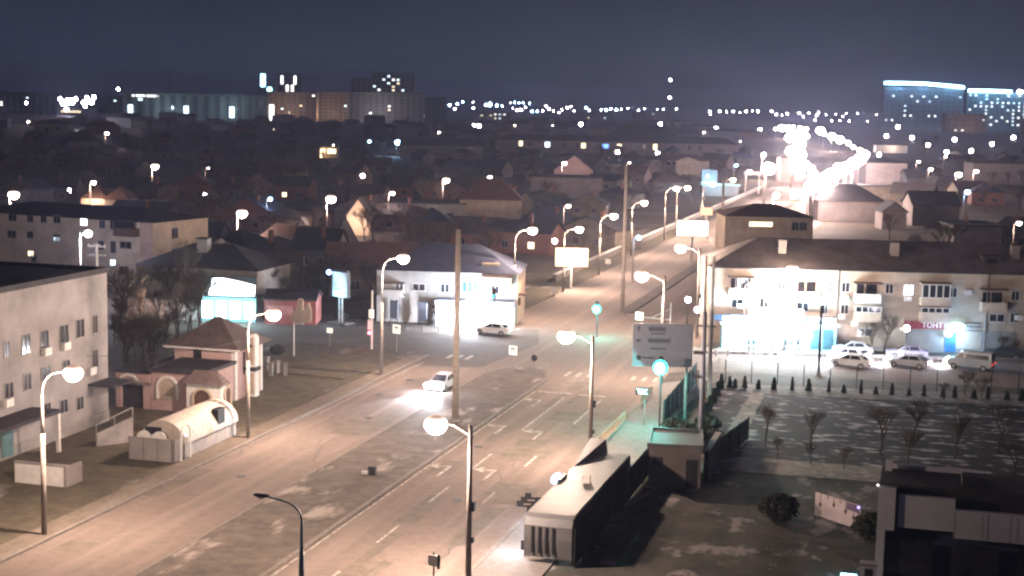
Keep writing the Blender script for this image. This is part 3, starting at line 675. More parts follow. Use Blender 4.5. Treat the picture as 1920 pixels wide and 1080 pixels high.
link('lettering', text_mesh('В-', .85, mat('letter_rose', (.62,.22,.25), var=.05), .01), pn, (xa+.15, -.32, za+.15)); link('lettering', text_mesh('ТОНТ', .85, M_letter, .01), pn, (xa+1.95, -.32, za+.15))
xa, xb, za, zb = fr((1772,628,1791,652)); o = MB().box(xa, xb, -.12, 0, .1, 2.3).obj('entrance_door', mat('door_blue', (.05,.16,.34), rough=.4), t)
xa, xb, za, zb = fr((1770,603,1807,630)); o = MB().ell(((xa+xb)/2+.1, -.7, (za+zb)/2+.35), (1.0,.25,.42), 14, 8).ell(((xa+xb)/2-.75, -.7, (za+zb)/2-.45), (.42,.2,.42), 12, 8).obj('lightbox_sign', mat('sign_azure', (.52,.86,1), emit=9), t)
light(t, ((xa+xb)/2, -1.7, za+.2), 1100, (.35,.65,1), .3)
xa, xb, za, zb = fr((1808,603,1835,622)); MB().box(xa, xb, -.2, -.1, za, za+.15).box(xa, xb, -.2, -.1, za+.4, za+.55).box(xa, xb, -.2, -.1, za+.8, za+.95).obj('shutter_slats', M_grey, t)
for q in ((1840,622,1873,655),(1878,624,1900,664),(1700,625,1765,648)):
    xa, xb, za, zb = fr(q); MB().box(xa, xb, -.09, -.061, .56, 2.6).obj('blank_panel', M_grey, t)
MB().ell((FP(RA,RB,1689,616)[0], -.3, FP(RA,RB,1689,616)[1]), .12, 8, 6).obj('wall_lamp', M_lit, t)
MB().box(-2, L, -5.2, -4.9, 0, .4).obj('low_wall', M_grey, t)
# lamp in front of the shop, bollards and figures stay silhouettes
p = G(1468, 662); street_lamp('very bright street lamp in front of the white-lit shop', p, Hh(p, 505), reach=.3, ang=-.3, power=7500, curved=False, lr=.62)
p = G(1392, 662); street_lamp('small lit lamp on a thin post at the left end of the lit shop', p, Hh(p, 532), reach=.2, ang=0, power=500, color=COOL, lens=M_lensw, curved=False, lr=.22, th=.6)
for i, px_ in enumerate((1343,1365,1403,1414,1443,1458,1482,1497)):
    p = G(px_, 668); t = thing('bollard', 'short pale post in front of the lit shop, %s from the left' % ORD[i], 'bollard', p, 0, 'posts before the lit shop')
    MB().tube([(0,0,0),(0,0,1.0)], [.12,.09], 8).obj('post', M_grey, t); MB().ell((0,0,1.02), .12, 8, 6).obj('cap', M_dark, t)
# people before the shop: continuous skinned figures
def person(label, p, rz, h=1.72, coat=M_dark, stride=.12, hair=M_black):
    s_ = h/1.72; t = thing('person', label, 'person', p, rz)
    J = [(0,0,.95),(0,0,1.15),(0,0,1.40),(0,0,1.50),(0,.01,1.62),(.10,0,.92),(.12,stride,.50),(.12,stride*.8,.07),(.12,stride*.8-.14,.03),(-.10,0,.92),(-.12,-stride,.50),(-.12,-stride*1.3,.07),(-.12,-stride*1.3-.14,.03),
         (.19,0,1.40),(.24,.04,1.12),(.25,-.06,.87),(.25,-.08,.78),(-.19,0,1.40),(-.24,-.04,1.12),(-.25,.02,.87),(-.25,.0,.78)]
    E_ = [(0,1),(1,2),(2,3),(3,4),(0,5),(5,6),(6,7),(7,8),(0,9),(9,10),(10,11),(11,12),(2,13),(13,14),(14,15),(15,16),(2,17),(17,18),(18,19),(19,20)]
    R_ = [.16,.15,.16,.06,.10,.11,.08,.055,.05,.11,.08,.055,.05,.075,.055,.042,.04,.075,.055,.042,.04]
    me = bpy.data.meshes.new('body'); me.from_pydata([(x*s_,y*s_,z*s_) for x,y,z in J], E_, []); o = bpy.data.objects.new('body', me); col.objects.link(o)
    md = o.modifiers.new('s', 'SKIN'); 
    for i, r_ in enumerate(R_): me.skin_vertices[0].data[i].radius = (r_*s_, r_*s_)
    me.skin_vertices[0].data[0].use_root = True
    o.modifiers.new('u', 'SUBSURF').levels = 1
    dg = bpy.context.evaluated_depsgraph_get(); m2 = bpy.data.meshes.new_from_object(o.evaluated_get(dg)); bpy.data.objects.remove(o)
    m2.materials.clear(); m2.materials.append(coat); b = link('body', m2, t)
    MB().ell((0,.02*s_,1.66*s_), (.10*s_,.11*s_,.10*s_), 10, 8).obj('hair', hair, b)
for i, (px_, s_, c_) in enumerate([(1404,'dark figure standing farthest left before the lit shop',M_dark),(1413,'dark figure close beside the leftmost one before the lit shop',M_navy),(1448,'dark figure alone at the middle of the lit shop front',M_dark),(1473,'dark figure right of the middle before the lit shop',M_black),(1484,'dark figure second from the right before the lit shop',M_navy),(1496,'dark figure farthest right before the lit shop',M_dark)]):
    person(s_, G(px_, 660), [0,.6,2,3.5,1,2.4][i], 1.7+.03*(i%3), c_)
person('dark figure standing alone near the right end of the shop front', G(1531, 652), 0, 1.75)
person('dark figure by the left end of the bright corner shop', G(813, 612), 1.5, 1.72)

# ------------------------------------------------------------------ left office building
a, b = V2(-65, 62), V2(-65, 109.2)
t, r, L = bld('office_building', 'pale grey-lilac office block with a dark flat roof at the left edge', 'building', a, b, 12.5, 20, mat('plaster_office', (.31,.285,.29), scale=.35, var=.25), 'flat', M_roofd, rise=.45, ov=.12)
for q in [(7,641,17,667),(41,630,56,660),(76,621,91,652),(111,611,128,643),(143,602,157,630),(174,593,182,623),(9,721,24,743),(44,704,58,728),(78,691,93,710),(174,658,183,687),(83,758,94,774),(113,752,126,771),(144,747,156,765),(118,678,130,700)]:
    winpx(t, a, b, q, frame=M_grey)
for px_, py_ in ((83,656),(119,646),(11,752),(168,693)):
    x0, z0 = FP(a, b, px_, py_); MB().box(x0-.45, x0+.45, -.4, -.02, z0-.4, z0+.2).obj('air_conditioner', M_white, t)
MB().box(0, L, -.07, -.002, 0, .9).obj('plinth', M_grey, t)
x0, z0 = FP(a, b, 165, 722); MB().box(x0, L, -2.4, -.01, z0-.1, z0+.1).obj('side_canopy', M_roofd, t)
x0, z0 = FP(a, b, 0, 785); x1, _ = FP(a, b, 60, 785); c = MB().box(x0-6, x1, -2.6, -.01, z0-.15, z0+.12).obj('entrance_canopy', M_roofd, t); MB().box(x1-.3, x1-.05, -2.5, -2.25, 0, z0-.15).obj('column', M_white, c)
x0, z0 = FP(a, b, 9, 800); MB().box(x0-.6, x0+.9, -.12, -.071, .2, 2.6).obj('entrance_door', mat('door_teal', (.10,.20,.22), rough=.4), t)
t = thing('porch_parapet', 'low white parapet of the office steps left of the first kerb lamp', 'wall', G(28,905)); MB().box(0, 3.9, 0, .25, 0, 1.4).obj('wall', M_white, t); MB().box(3.9, 4.1, -.05, 2, 0, 1.45).obj('wall', M_lilac, t); MB().box(-.05,4.15,-.06,.31,1.45,1.55).obj('coping', M_grey, t)
t = thing('ramp_wall', 'white ramp side wall at the corner of the office block', 'wall', G(182,838), .95); MB().prism([(0,0),(3,0),(3,2.0),(0,1.0)], 0, .25).obj('wall', M_fence_w, t); MB().tube([(0,.12,1.7),(3,.12,2.75)], .05, 6).tube([(0,.12,1),(0,.12,1.7)], .04, 6).tube([(1.5,.12,1.5),(1.5,.12,2.2)], .04, 6).tube([(3,.12,2),(3,.12,2.75)], .04, 6).obj('handrail', M_zinc, t)

# ------------------------------------------------------------------ pink house, its wing, porch and garden wall
C_ = G(441, 752)
hM = Hh(C_, 656)
t, r, L = bld('pink_house', 'pink house with a tall brown pyramid roof beside the kerb lamp', 'building', V2(C_.x-6.0, C_.y), C_, hM, 5.6, M_pink, 'hip', M_tile, rise=2.5, ov=.75)
MB().box(-.75, L+.75, -.78, -.6, hM-.05, hM+.10).obj('eaves_board', M_white, t)
MB().box(L-.35, L+.03, -.05, -.002, 0, hM-.06).box(L+.003, L+.06, -.05, .35, 0, hM-.06).box(L+.003, L+.05, 5.2, 5.63, 0, hM-.06).obj('corner_pilaster', M_white, t)
MB().box(1.9, 2.7, -.05, -.002, hM-2.2, hM-.15).obj('dark_window', M_glass, t)
MB().box(L+.003, L+.05, 1.6, 2.0, 2.2, 4.2).box(L+.003, L+.05, .9, 1.3, 4.6, 5.2).obj('dark_window', M_glass, t)
MB().box(-2.2, -.01, 1, 4.5, hM-2.6, hM-2.4).box(-2.2,-2.1,1,4.5,hM-2.4,hM-1.7).obj('side_balcony', M_roofd, t)
# tall white arched bay on the road side
p = G(458, 745); t = thing('arched_bay', 'tall narrow white arched bay on the road side of the pink house', 'bay', V2(C_.x+.08, C_.y+2.3)); zt = Hh(p, 628)
n = 10; ar = [(0,0),(.8,0)] + [(.4+.4*math.cos(PI*i/n), zt-.4+.4*math.sin(PI*i/n)) for i in range(n+1)]
MB().prism([(x, z) for x, z in ar], 0, .8).obj('surround', M_white, t)
MB().prism([(.15,zt*.52),(.65,zt*.52)] + [(.4+.25*math.cos(PI*i/n), zt-.5+.25*math.sin(PI*i/n)) for i in range(n+1)], -.03, -.002).obj('arch_glass', M_cream, t)
MB().box(-.02,.95,-.3,.9,zt*.42,zt*.48).obj('balcony_slab', M_roofd, t); MB().box(.15,.65,-.03,-.002,.3,zt*.38).obj('shutter', M_cream, t)
# wing
a = G(284, 768); hW = Hh(a, 696); b = V2(C_.x-.1, a.y)
dW = C_.y - a.y - .05
t, r, L = bld('pink_wing', 'single-storey pink wing with a big white-rimmed arched window', 'building', a, b, hW, dW, M_pink, 'flat', M_roofd, rise=.3, ov=.2)
def arch(par, xc, z0, w_, h_, m_in, m_rim, y=-.002, rim=.22, nm='arched_window'):
    n = 12; R1 = w_/2; zc = z0+h_-R1
    o = MB().prism([(xc-R1,z0),(xc+R1,z0)] + [(xc+R1*math.cos(PI*i/n), zc+R1*math.sin(PI*i/n)) for i in range(n+1)], y-.05, y).obj(nm, m_in, par)
    b_ = MB()
    for i in range(n):
        a0, a1 = PI*i/n, PI*(i+1)/n; R2 = R1+rim
        b_.prism([(xc+R1*math.cos(a0),zc+R1*math.sin(a0)),(xc+R2*math.cos(a0),zc+R2*math.sin(a0)),(xc+R2*math.cos(a1),zc+R2*math.sin(a1)),(xc+R1*math.cos(a1),zc+R1*math.sin(a1))], y-.14, y)
    b_.box(xc-R1-rim,xc-R1,y-.14,y,z0,zc).box(xc+R1,xc+R1+rim,y-.14,y,z0,zc).obj('rim', m_rim, o); return o
xc, z0 = FP(a, b, 315, 749); o = arch(t, xc, max(z0,.5), 1.7, hW-.5-max(z0,.5), M_cream, M_white)
for q in (-.42, 0, .42): MB().box(xc+q-.03, xc+q+.03, -.09, -.053, max(z0,.5), hW-1.4).obj('mullion', M_grey, o)
# porch
a2 = G(350, 779); hP = Hh(a2, 718)
t, r, L = bld('entrance_porch', 'small white porch with arches and a brown hipped roof in front of the pink house', 'porch', a2, a2+V2(3.2, 0), hP, a.y-a2.y-.05, M_white, 'hip', M_tile, rise=1.1, ov=.3)
arch(t, 1.5, .1, 1.5, hP-.6, M_roofb, M_cream, nm='doorway'); o = arch(t, 0, .8, .9, 1.6, M_roofb, M_cream); o.location = (L+.0, 1.2, 0); o.rotation_euler = (0,0,PI/2)
# garden wall with arch and gate
a3 = V2(G(203, 768).x, a.y-.05); b3 = a - V2(.05, 0); b3 = V2(b3.x, a3.y); 
t = thing('garden_wall', 'long pink wall with a half-round arch and a dark garage opening, left of the pink wing', 'wall', a3); L = a.x - a3.x - .06; hG = Hh(a3, 697)
MB().box(0, L, 0, .5, 2.2, hG).box(0, .5, 0, .5, 0, 2.2).box(L-.7, L, 0, .5, 0, 2.2).obj('wall', M_pink, t)
MB().box(.5, L-.7, .3, .36, 0, 2.2).obj('gate', M_roofd, t); MB().box(-.1, L+.0, -.12, .0, 2.15, 2.4).obj('ledge', M_lilac, t)
arch(t, L*.38, 2.5, 1.7, hG-2.75, M_pink, M_white, nm='blind_arch')
MB().box(-.1, L, -.1, .6, hG, hG+.15).obj('coping', M_roofd, t)

# ------------------------------------------------------------------ vaulted kiosk by the kerb
a = V2(-56.3, 99.5); WK, LK = 3.5, 8.6
t = thing('vaulted_kiosk', 'white kiosk with a rounded vault roof behind grey hoardings by the left kerb', 'kiosk', a)
MB().box(0, WK, 0, LK, 0, 1.15).obj('wall', M_fence_w, t)
n = 12; R1 = WK/2+.1
M_vault = mat('vault_sheet', (.46,.40,.35), rough=.5, scale=1.2, var=.12)
MB().prism([(WK/2+R1*math.cos(PI*i/n), 1.15+1.7*math.sin(PI*i/n)) for i in range(n+1)], -.25, LK+.2).obj('vault_roof', M_vault, t)
MB().box(.35,1.7,-.3,-.26,1.72,2.3).obj('dark_window', M_glass, t)
MB().box(WK-.5,WK+.05,LK*.62,LK*.62+1.2,1.3,2.7).obj('dark_doorway', M_black, t)
for x in (.1, 1.35): MB().prism([(x+.55+.6*math.cos(PI*i/8), 1.55+.6*math.sin(PI*i/8)) for i in range(9)], -1.1, -.9).obj('shell_awning', M_white, t)
ff = a + V2(-.3, -1.6)
t = thing('hoarding', 'plain grey hoarding panels facing the camera in front of the vaulted kiosk', 'hoarding', ff); MB().box(0, 3.6, 0, .08, 0, 1.75).obj('panel', M_grey, t)
for i in range(4): MB().box(i*1.17, i*1.17+.07, -.05, -.001, 0, 1.8).obj('post', M_lilac, t)
t = thing('hoarding', 'translucent grey hoarding panels on the road side of the vaulted kiosk', 'hoarding', ff + V2(3.75, 0), PI/2); MB().box(0, 7.5, 0, .08, 0, 1.7).obj('panel', M_lilac, t)
for i in range(6): MB().box(i*1.48, i*1.48+.07, -.05, -.001, 0, 1.8).obj('post', M_grey, t)
t = thing('entrance_arch', 'small white rounded arch frame over the kiosk entrance', 'arch', ff + V2(4.0, .6), PI/2)
pts = [(.0,0,0),(.0,0,2.0)] + [(.7-.7*math.cos(PI*i/10), 0, 2.0+.7*math.sin(PI*i/10)) for i in range(1,10)] + [(1.4,0,2.0),(1.4,0,0)]
MB().tube(pts, .07, 6).obj('frame', M_white, t); MB().ell((.7,-.05,1.9), .09, 8, 6).obj('bulb', M_litc, t)

# ------------------------------------------------------------------ mid-left buildings
a = G(-60, 396, 9.3); b = G(286, 418, 9.3)
t, r, L = bld('apartment_block', 'four-storey dim apartment block with a shallow dark roof at mid left', 'building', a, b, 9.3, 13, mat('plaster_sand', (.58,.47,.36), scale=.3, var=.25), 'hip', M_roofd, rise=1.5, ov=.4)
for q in [(17,402,31,414),(52,404,62,416),(77,405,87,417),(101,405,113,418),(187,413,197,428),(207,414,218,430),(208,452,217,474),(185,452,195,468),(15,432,30,446),(52,434,62,446),(101,440,113,452),(320,475,330,490),(60,478,68,490),(226,453,246,466),(225,500,240,515),(187,500,197,515)]:
    winpx(t, a, b, q, frame=M_grey)
winpx(t, a, b, (151,409,164,423), M_litw, label='bright lit window over the lamp'); winpx(t, a, b, (100,444,112,453), M_litc, label='dim bluish lit window'); winpx(t, a, b, (207,487,217,498), M_litc, label='small greenish lit window'); winpx(t, a, b, (53,471,63,480), M_lit, label='dim warm lit window')
x0, z1 = FP(a, b, 222, 413); x1, z0 = FP(a, b, 262, 444)
o = MB().box(x0, x1, -1.2, 0, z0, z0+1.2).obj('balcony', M_roofb, t); MB().box(x0-.1, x1+.1, -1.3, 0, z1, z1+.12).obj('canopy', M_roofd, o); MB().box(x0+.1, x1-.1, -1.1, -1.05, z0+1.2, z1-.05).obj('pane', M_glass, o)
MB().box(L-2.2, L+.02, -.06, -.002, 0, 9.2).obj('brick_panel', mat('plaster_rose', (.42,.30,.25), scale=.5), t)
win(t, 0, 8.7, 1.3, 1.4, X=(L+.001, 5, 6.8), rz=PI/2, frame=M_grey); win(t, 0, 5.7, 1.3, 1.4, X=(L+.001, 5, 3.8), rz=PI/2, frame=M_grey)
a = G(255, 497, 5.9); b = G(482, 508, 5.9)
t, r, L = bld('hipped_house', 'two-storey grey house with a dark hipped roof and pale chimney behind the cyan-lit shop', 'building', a, b, 5.9, 11, M_grey, 'hip', M_roofd, rise=2.6, ov=.5)
for q in [(262,512,274,530),(295,508,307,528),(328,508,338,528),(362,512,372,528),(290,545,302,560)]: winpx(t, a, b, q, frame=M_grey)
x0, _ = FP(a, b, 358, 480); MB().box(x0-.7, x0+.7, 3.2, 4.4, 6.3, 9.2).obj('chimney', M_grey, t); MB().box(x0-.8, x0+.8, 3.1, 4.5, 9.2, 9.35).obj('chimney_cap', M_dark, t)
a = G(375, 601); b = G(480, 605); hS = Hh(a, 556)
t, r, L = bld('lit_shop', 'small shop drowned in cyan-white light at mid left', 'shop', a, b, hS, 2.6, M_cyanw, 'flat', M_dark, rise=.2, ov=.1)
for i in range(4): MB().box(.3+i*L/4, .3+i*L/4+L/4-.5, -.06, -.002, .4, hS-.5).obj('shop_window', M_shop, t)
MB().prism([(1.2,hS+.3),(L-.2,hS+.3),(L-.1,hS+1.6),(L*.72,hS+2.0),(L*.42,hS+2.35),(1.7,hS+2.3)], -.3, 0).obj('lightbox_sign', M_shopw, t)
MB().box(1.0, L, .01, .2, hS+.1, hS+2.5).obj('sign_frame', M_dark, t)
for i in range(3): light(t, (1.2+i*2.5, -2.6, 2.2), 800, (.45,.90,1), .4)
a = G(496, 608); b = G(592, 610)
t, r, L = bld('red_kiosk', 'faded red roadside kiosk with a rounded dark roof behind the lit lamp', 'kiosk', a, b, 3.0, 5, mat('kiosk_red', (.34,.11,.10), scale=1.5), 'gablex', M_roofd, rise=.9, ov=.15)
MB().box(.3, L*.55, -.05, -.002, 1.2, 2.3).obj('service_window', mat('kiosk_pink', (.55,.25,.24)), t); MB().box(L*.62, L*.8, -.05, -.002, .1, 2.2).obj('door', M_grey, t)
a = G(232, 600); b = G(372, 603); v = b-a
t = thing('garden_fence', 'pale pinkish lit garden fence behind the bare trees left of the cyan-lit shop', 'fence', a, math.atan2(v.y, v.x)); L = v.length
MB().box(0, L, 0, .12, .1, 2.6).obj('panel', mat('fence_rose', (.50,.38,.36), scale=1.8, var=.5), t)
for i in range(8): MB().box(i*L/7-.08, i*L/7+.08, -.1, -.001, 0, 2.75).obj('post', M_grey, t)
light(t, (L*.5, -5, 4.5), 900, WARM, .3)  # added light without a lamp, brightens the fence
# cut-out sign of a worker on a post
p = G(549, 668); t = thing('cutout_sign', 'pale cut-out sign shaped like a bust with a raised hand on one thin post', 'sign', p, -CY)
z = Hh(p, 603); k = 1/17.8
pts = [(543,602),(588,602),(590,590),(593,598),(593,577),(588,563),(583,564),(580,572),(581,577),(574,578),(573,572),(575,562),(572,557),(565,556),(560,560),(560,570),(563,577),(553,580),(546,588)]
MB().prism([((x-549)*k, z+(602-y)*k) for x, y in pts][::-1], -.06, .06).obj('panel', M_cream, t)
MB().tube([(.05,.12,0),(.05,.12,z+.5)], .07, 8).obj('post', M_white, t); MB().tube([(1.2,.12,z-.25),(1.2,.12,z+.6)], .05, 6).obj('strut', M_white, t)
# lit advertising panel
p = G(637, 606); t = thing('advertising_panel', 'curved advertising panel glowing blue-white on twin legs', 'billboard', p, -CY-.1)
z0, z1 = Hh(p, 556), Hh(p, 510); b = MB(); n = 8
for i in range(n):
    x0, x1 = -1.25+i*2.5/n, -1.25+(i+1)*2.5/n; f = lambda x: -.28*(1-(x/1.25)**2)
    b.add([(x0,f(x0),z0),(x1,f(x1),z0),(x1,f(x1),z1),(x0,f(x0),z1)], [(0,1,2,3)])
me = bpy.data.materials.new('poster_lit'); me.use_nodes = True; nn = me.node_tree.nodes; bb = nn['Principled BSDF']
vo = nn.new('ShaderNodeTexVoronoi'); vo.inputs['Scale'].default_value = 1.4; cr = nn.new('ShaderNodeValToRGB'); tx = nn.new('ShaderNodeTexCoord')
cr.color_ramp.elements[0].color = (.06,.12,.30,1); cr.color_ramp.elements[0].position = .25; cr.color_ramp.elements[1].color = (.42,.85,1,1); cr.color_ramp.elements[1].position = .55
me.node_tree.links.new(tx.outputs['Object'], vo.inputs['Vector']); me.node_tree.links.new(vo.outputs['Color'], cr.inputs[0]); me.node_tree.links.new(cr.outputs[0], bb.inputs['Emission Color']); bb.inputs['Emission Strength'].default_value = .9
b.obj('poster', me, t); MB().box(-1.35,1.35,.02,.35,z0-.1,z0).box(-1.35,1.35,-.3,.35,z1,z1+.2).box(-1.35,-1.25,-.1,.35,z0,z1).box(1.25,1.35,-.1,.35,z0,z1).box(-1.25,1.25,.1,.3,z0,z1).obj('casing', M_dark, t)
MB().tube([(-.25,.15,0),(-.25,.15,z0)], .10, 8).obj('leg', M_zinc, t); MB().tube([(.25,.15,0),(.25,.15,z0)], .10, 8).obj('leg', M_zinc, t); MB().box(-1.6,1.6,-.7,.9,0,.12).obj('plinth', M_kerb, t)
MB().ell((-1.65,-.2,z1-.15), .3, 10, 8).obj('blue_lamp', mat('lamp_bluewhite', (.30,.50,1), emit=14), t); light(t, (0,-1.3,z0-.4), 350, (.3,.75,1), .2)
# corner building with bright shop
a = G(706, 602); b = G(968, 611)
hC = Hh(b, 514)
t, r, L = bld('corner_building', 'two-storey grey corner building with blue-grey hipped roof and blazing white ground-floor shop', 'building', a, b, hC, 11, M_grey, 'hip', M_roofblue, rise=3.0, ov=.35)
for q in [(742,533,756,550),(774,532,797,545),(827,533,842,548),(922,536,935,551)]: winpx(t, a, b, q)
winpx(t, a, b, (867,528,896,548), M_glassb, cols=3)
for q, bm_ in (((716,530,758,556), M_grey), ((905,516,960,534), M_poster)):
    x0, z1 = FP(a, b, q[0], q[1]); x1, z0 = FP(a, b, q[2], q[3]); o = MB().box(x0, x1, -1.1, 0, z0, z0+.9).obj('balcony', bm_, t); MB().box(x0-.1, x1+.1, -1.2, 0, z1, z1+.1).obj('canopy', M_roofb, o)
x0, _ = FP(a, b, 822, 600); x1, _ = FP(a, b, 966, 600)
o = MB().box(x0, x1, -2.2, -.01, 0, 2.7).obj('shop_annex', M_white, t)
for i in range(5): 
    xa = x0+.3+i*(x1-x0-.3)/5; MB().box(xa, xa+(x1-x0-.3)/5-.3, -2.26, -2.2, .3, 2.3).obj('shop_window', M_shopw, o)
MB().box(x0-.1, x1+.1, -2.6, 0, 2.7, 3.2).obj('awning', M_signg, o)
for i in range(3): light(o, (x0+1.6+i*3, -4.2, 3.0), 3000, (.74,.86,1), .4)
light(o, (x0+5, -1.6, 4.3), 1300, (.85,.95,1), .3)
sd = MB().box(L+.002, L+.05, .0, 11, 0, hC-.05).obj('end_wall', M_poster, t)
MB().box(L+.051, L+.3, 1.0, 2.2, 2.4, 3.2).box(L+.051, L+.9, 1.2, 2.8, 3.6, 3.75).obj('stair_landing', M_roofb, sd)
o = MB().box(L*.74, L*.86, 1.2, 3.4, hC+.2, hC+1.1).obj('dormer', M_poster, t)
for i, q in enumerate([(729,564,747,593),(782,567,801,597)]):
    p = G((q[0]+q[2])/2, q[3]+12); tt = thing('notice_board', 'tall plain grey notice board, %s one left of the bright corner shop' % ['left', 'right'][i], 'board', p, -CY)
    h_ = Hh(p, q[1]); w2 = (q[2]-q[0])/2/15.4; MB().box(-w2, w2, 0, .15, .5, h_).obj('panel', M_signg, tt); MB().box(-w2-.06, w2+.06, .16, .22, .45, h_+.06).obj('rim', M_dark, tt); MB().box(-w2,-w2+.1,.05,.13,0,.5).box(w2-.1,w2,.05,.13,0,.5).obj('leg', M_dark, tt)
p = G(814, 606); tt = thing('menu_board', 'black board with two white ovals left of the bright corner shop', 'board', p, -CY); h_ = Hh(p, 574); MB().box(-.65,.65,0,.1,0,h_).obj('panel', M_black, tt); MB().ell((.1,-.02,h_*.78), (.42,.03,.24), 12, 6).ell((-.05,-.02,h_*.28), (.48,.03,.24), 12, 6).obj('oval', M_white, tt)
p = G(925, 625); signal('dark pedestrian signal with white face in front of the bright shop', p, Hh(p, 556), r=.10, power=0)
fence('low dark fence in front of the corner building', G(640,614), G(822,624), 1.0, M_dark, mesh=True, step=2)
# white low building with windows, pale gable etc.
def E2(px, py, h): return G(px, py, h)
def house(label, x0, x1, py, h, d, wall, roof, rm, rise, wins=(), lit=(), py2=None, name='house', cat='house', ov=.4, group=None):
    a = E2(x0, py, h); b = E2(x1, py2 if py2 else py + (x1-x0)*.0205, h)
    t, r, L = bld(name, label, cat, a, b, h, d, wall, roof, rm, rise, ov, group)
    for q in wins: winpx(t, a, b, q, frame=M_grey)
    for q in lit: winpx(t, a, b, q, M_lit)
    return t, a, b, L
house('long low white building with three windows behind the corner building', 690, 872, 380, 5.5, 10, M_grey, 'flat', M_roofd, .3, [(725,397,735,412),(790,398,800,414),(815,399,826,416),(838,400,850,414)])
house('plain tan house with a tall brown hipped roof right of the long white building', 862, 978, 374, 6.5, 9, M_beige, 'hip', M_roofb, 4.5)
t, a, b, L = house('steep tan gable glowing beside the long white building', 650, 692, 404, 4, 6, M_poster, 'gabley', M_roofd, 3.4); light(t, (L/2, -3, 3), 900, WARM, .2)
house('plain pinkish-grey windowless hall behind the sixth kerb lamp', 995, 1130, 332, 6, 14, M_lilac, 'flat', M_roofd, .3)
house('pink gabled house below a small street lamp near the centre', 1040, 1112, 318, 5, 9, M_pink, 'gabley', M_roofd, 5.0)
house('dark hipped roof left of the pink gabled house', 985, 1052, 318, 4, 9, M_beige, 'hip', M_roofd, 4.2)
t, a, b, L = house('long two-storey row building with many scattered lit windows under a dark roof', 930, 1385, 262, 7, 14, M_lilac, 'hip', M_roofd, 3.5, [(990,266,996,275),(1055,268,1062,277),(1080,268,1086,277),(1110,268,1116,277),(1190,271,1196,280),(1205,271,1211,280),(1260,272,1266,281),(1290,272,1296,281),(1310,273,1316,282)], [(973,264,980,274),(1090,268,1098,278),(1157,270,1165,283),(1225,270,1232,281)], name='row_building', cat='building')
winpx(t, a, b, (1022,266,1031,276), M_litc, label='pale blue lit window of the row building'); winpx(t, a, b, (1130,270,1141,278), mat('window_lit_blue', (.15,.35,1), emit=3), label='deep blue lit window')
t, a, b, L = house('house with hipped roof and central gable under the row building', 1213, 1330, 300, 5, 10, M_beige, 'hip', M_roofb, 2.6, [(1228,303,1234,309),(1250,304,1256,309),(1262,304,1268,309)])
house('small front gable of the hip-roofed house under the row building', 1268, 1312, 302, 5.5, 2.0, M_beige, 'gabley', M_roofb, 1.8)
house('white flat-topped house above the dark warehouse roofs', 1250, 1298, 228, 10, 10, M_cream, 'flat', M_roofd, .4, [(1258,232,1264,240)], [(1284,243,1290,252)])
house('broad dark warehouse roof right of centre', 1130, 1290, 262, 8, 30, M_grey, 'hip', M_roofd, 9)
house('low pale long shed left of the warehouse roof', 1108, 1200, 243, 7, 12, M_cream, 'gablex', M_rooflt, 1.5)
house('beige house with a brown roof and small window in the dark quarter', 482, 572, 322, 4, 8, M_yel, 'gablex', M_roofb, 3.0, [(498,326,510,334)])
t, a, b, L = house('house with a row of glowing yellow windows', 576, 632, 275, 5, 7, M_yel, 'hip', M_roofd, 2.4, [], [(580,279,590,289),(596,279,610,289),(614,279,630,288),(592,290,604,302)]); light(t, (L/2,-4,3), 1500, (1,.7,.4), .3)
house('red-orange brick house front in the dark quarter', 430, 462, 238, 7, 9, M_brick, 'flat', M_roofd, .4, [(452,248,457,253)])
house('small steep gable beside the red-orange brick house', 456, 472, 241, 7, 8, M_brick, 'gabley', M_roofblue, 4)
house('pale yellow two-storey house at upper left', 62, 128, 232, 7, 12, M_yel, 'hip', M_roofd, 3.0, [(85,240,91,247),(105,238,110,244)])
house('dark pyramid roof house at upper left beside the bright lamp', 124, 178, 264, 5, 12, M_blueg, 'hip', M_roofd, 6)
house('light sheet roof sloping in the upper left dark quarter', 133, 182, 276, 4, 10, M_beige, 'gablex', M_rooflt, 2.4)
t, a, b, L = house('house with a glowing porch under its eaves at left', 152, 200, 372, 3.6, 8, M_poster, 'hip', M_roofb, 2.6); light(t, (L*.5,-2.2,3.6), 1300, WARM, .2)
t, a, b, L = house('dark brown hipped house beside the glowing porch', 196, 240, 374, 3.6, 8, M_beige, 'hip', M_roofb, 2.8); light(t, (-1,-2.2,5.5), 700, WARM, .2)
house('plain white box shed on the left, lower one', 203, 242, 387, 3, 4, M_white, 'flat', M_grey, .1); house('wider white box shed on the left, beside the lower one', 243, 303, 377, 3, 5, M_grey, 'flat', M_grey, .1)
house('small white gabled outbuilding right of the fourth side lamp', 582, 612, 452, 4, 6, M_white, 'gabley', M_roofd, 2.4)
house('white steep gable cut by a dark roof right of the small outbuilding', 622, 660, 462, 3.0, 7, M_white, 'gabley', M_roofd, 3.8)
house('tiny pointed white gable left of the small outbuilding', 558, 570, 424, 3.5, 4, M_white, 'gabley', M_roofd, 1.4)
t, a, b, L = house('lit yard house beside the blue-white floodlight', 735, 760, 266, 5, 7, M_white, 'flat', M_roofd, .3)
house('long pale industrial roof below the left tower', 640, 730, 238, 6, 16, M_beige, 'gablex', M_rooflt, 2.2); house('long pale industrial shed right of the first one', 732, 808, 236, 6, 16, M_cream, 'gablex', M_rooflt, 2.0)
house('wide dim hall with a dark roof in the upper middle', 750, 905, 272, 6, 16, M_grey, 'gablex', M_roofd, 4)
house('grey flat hall at upper centre left of the row building', 860, 935, 250, 7, 12, M_lilac, 'hip', M_roofd, 3)
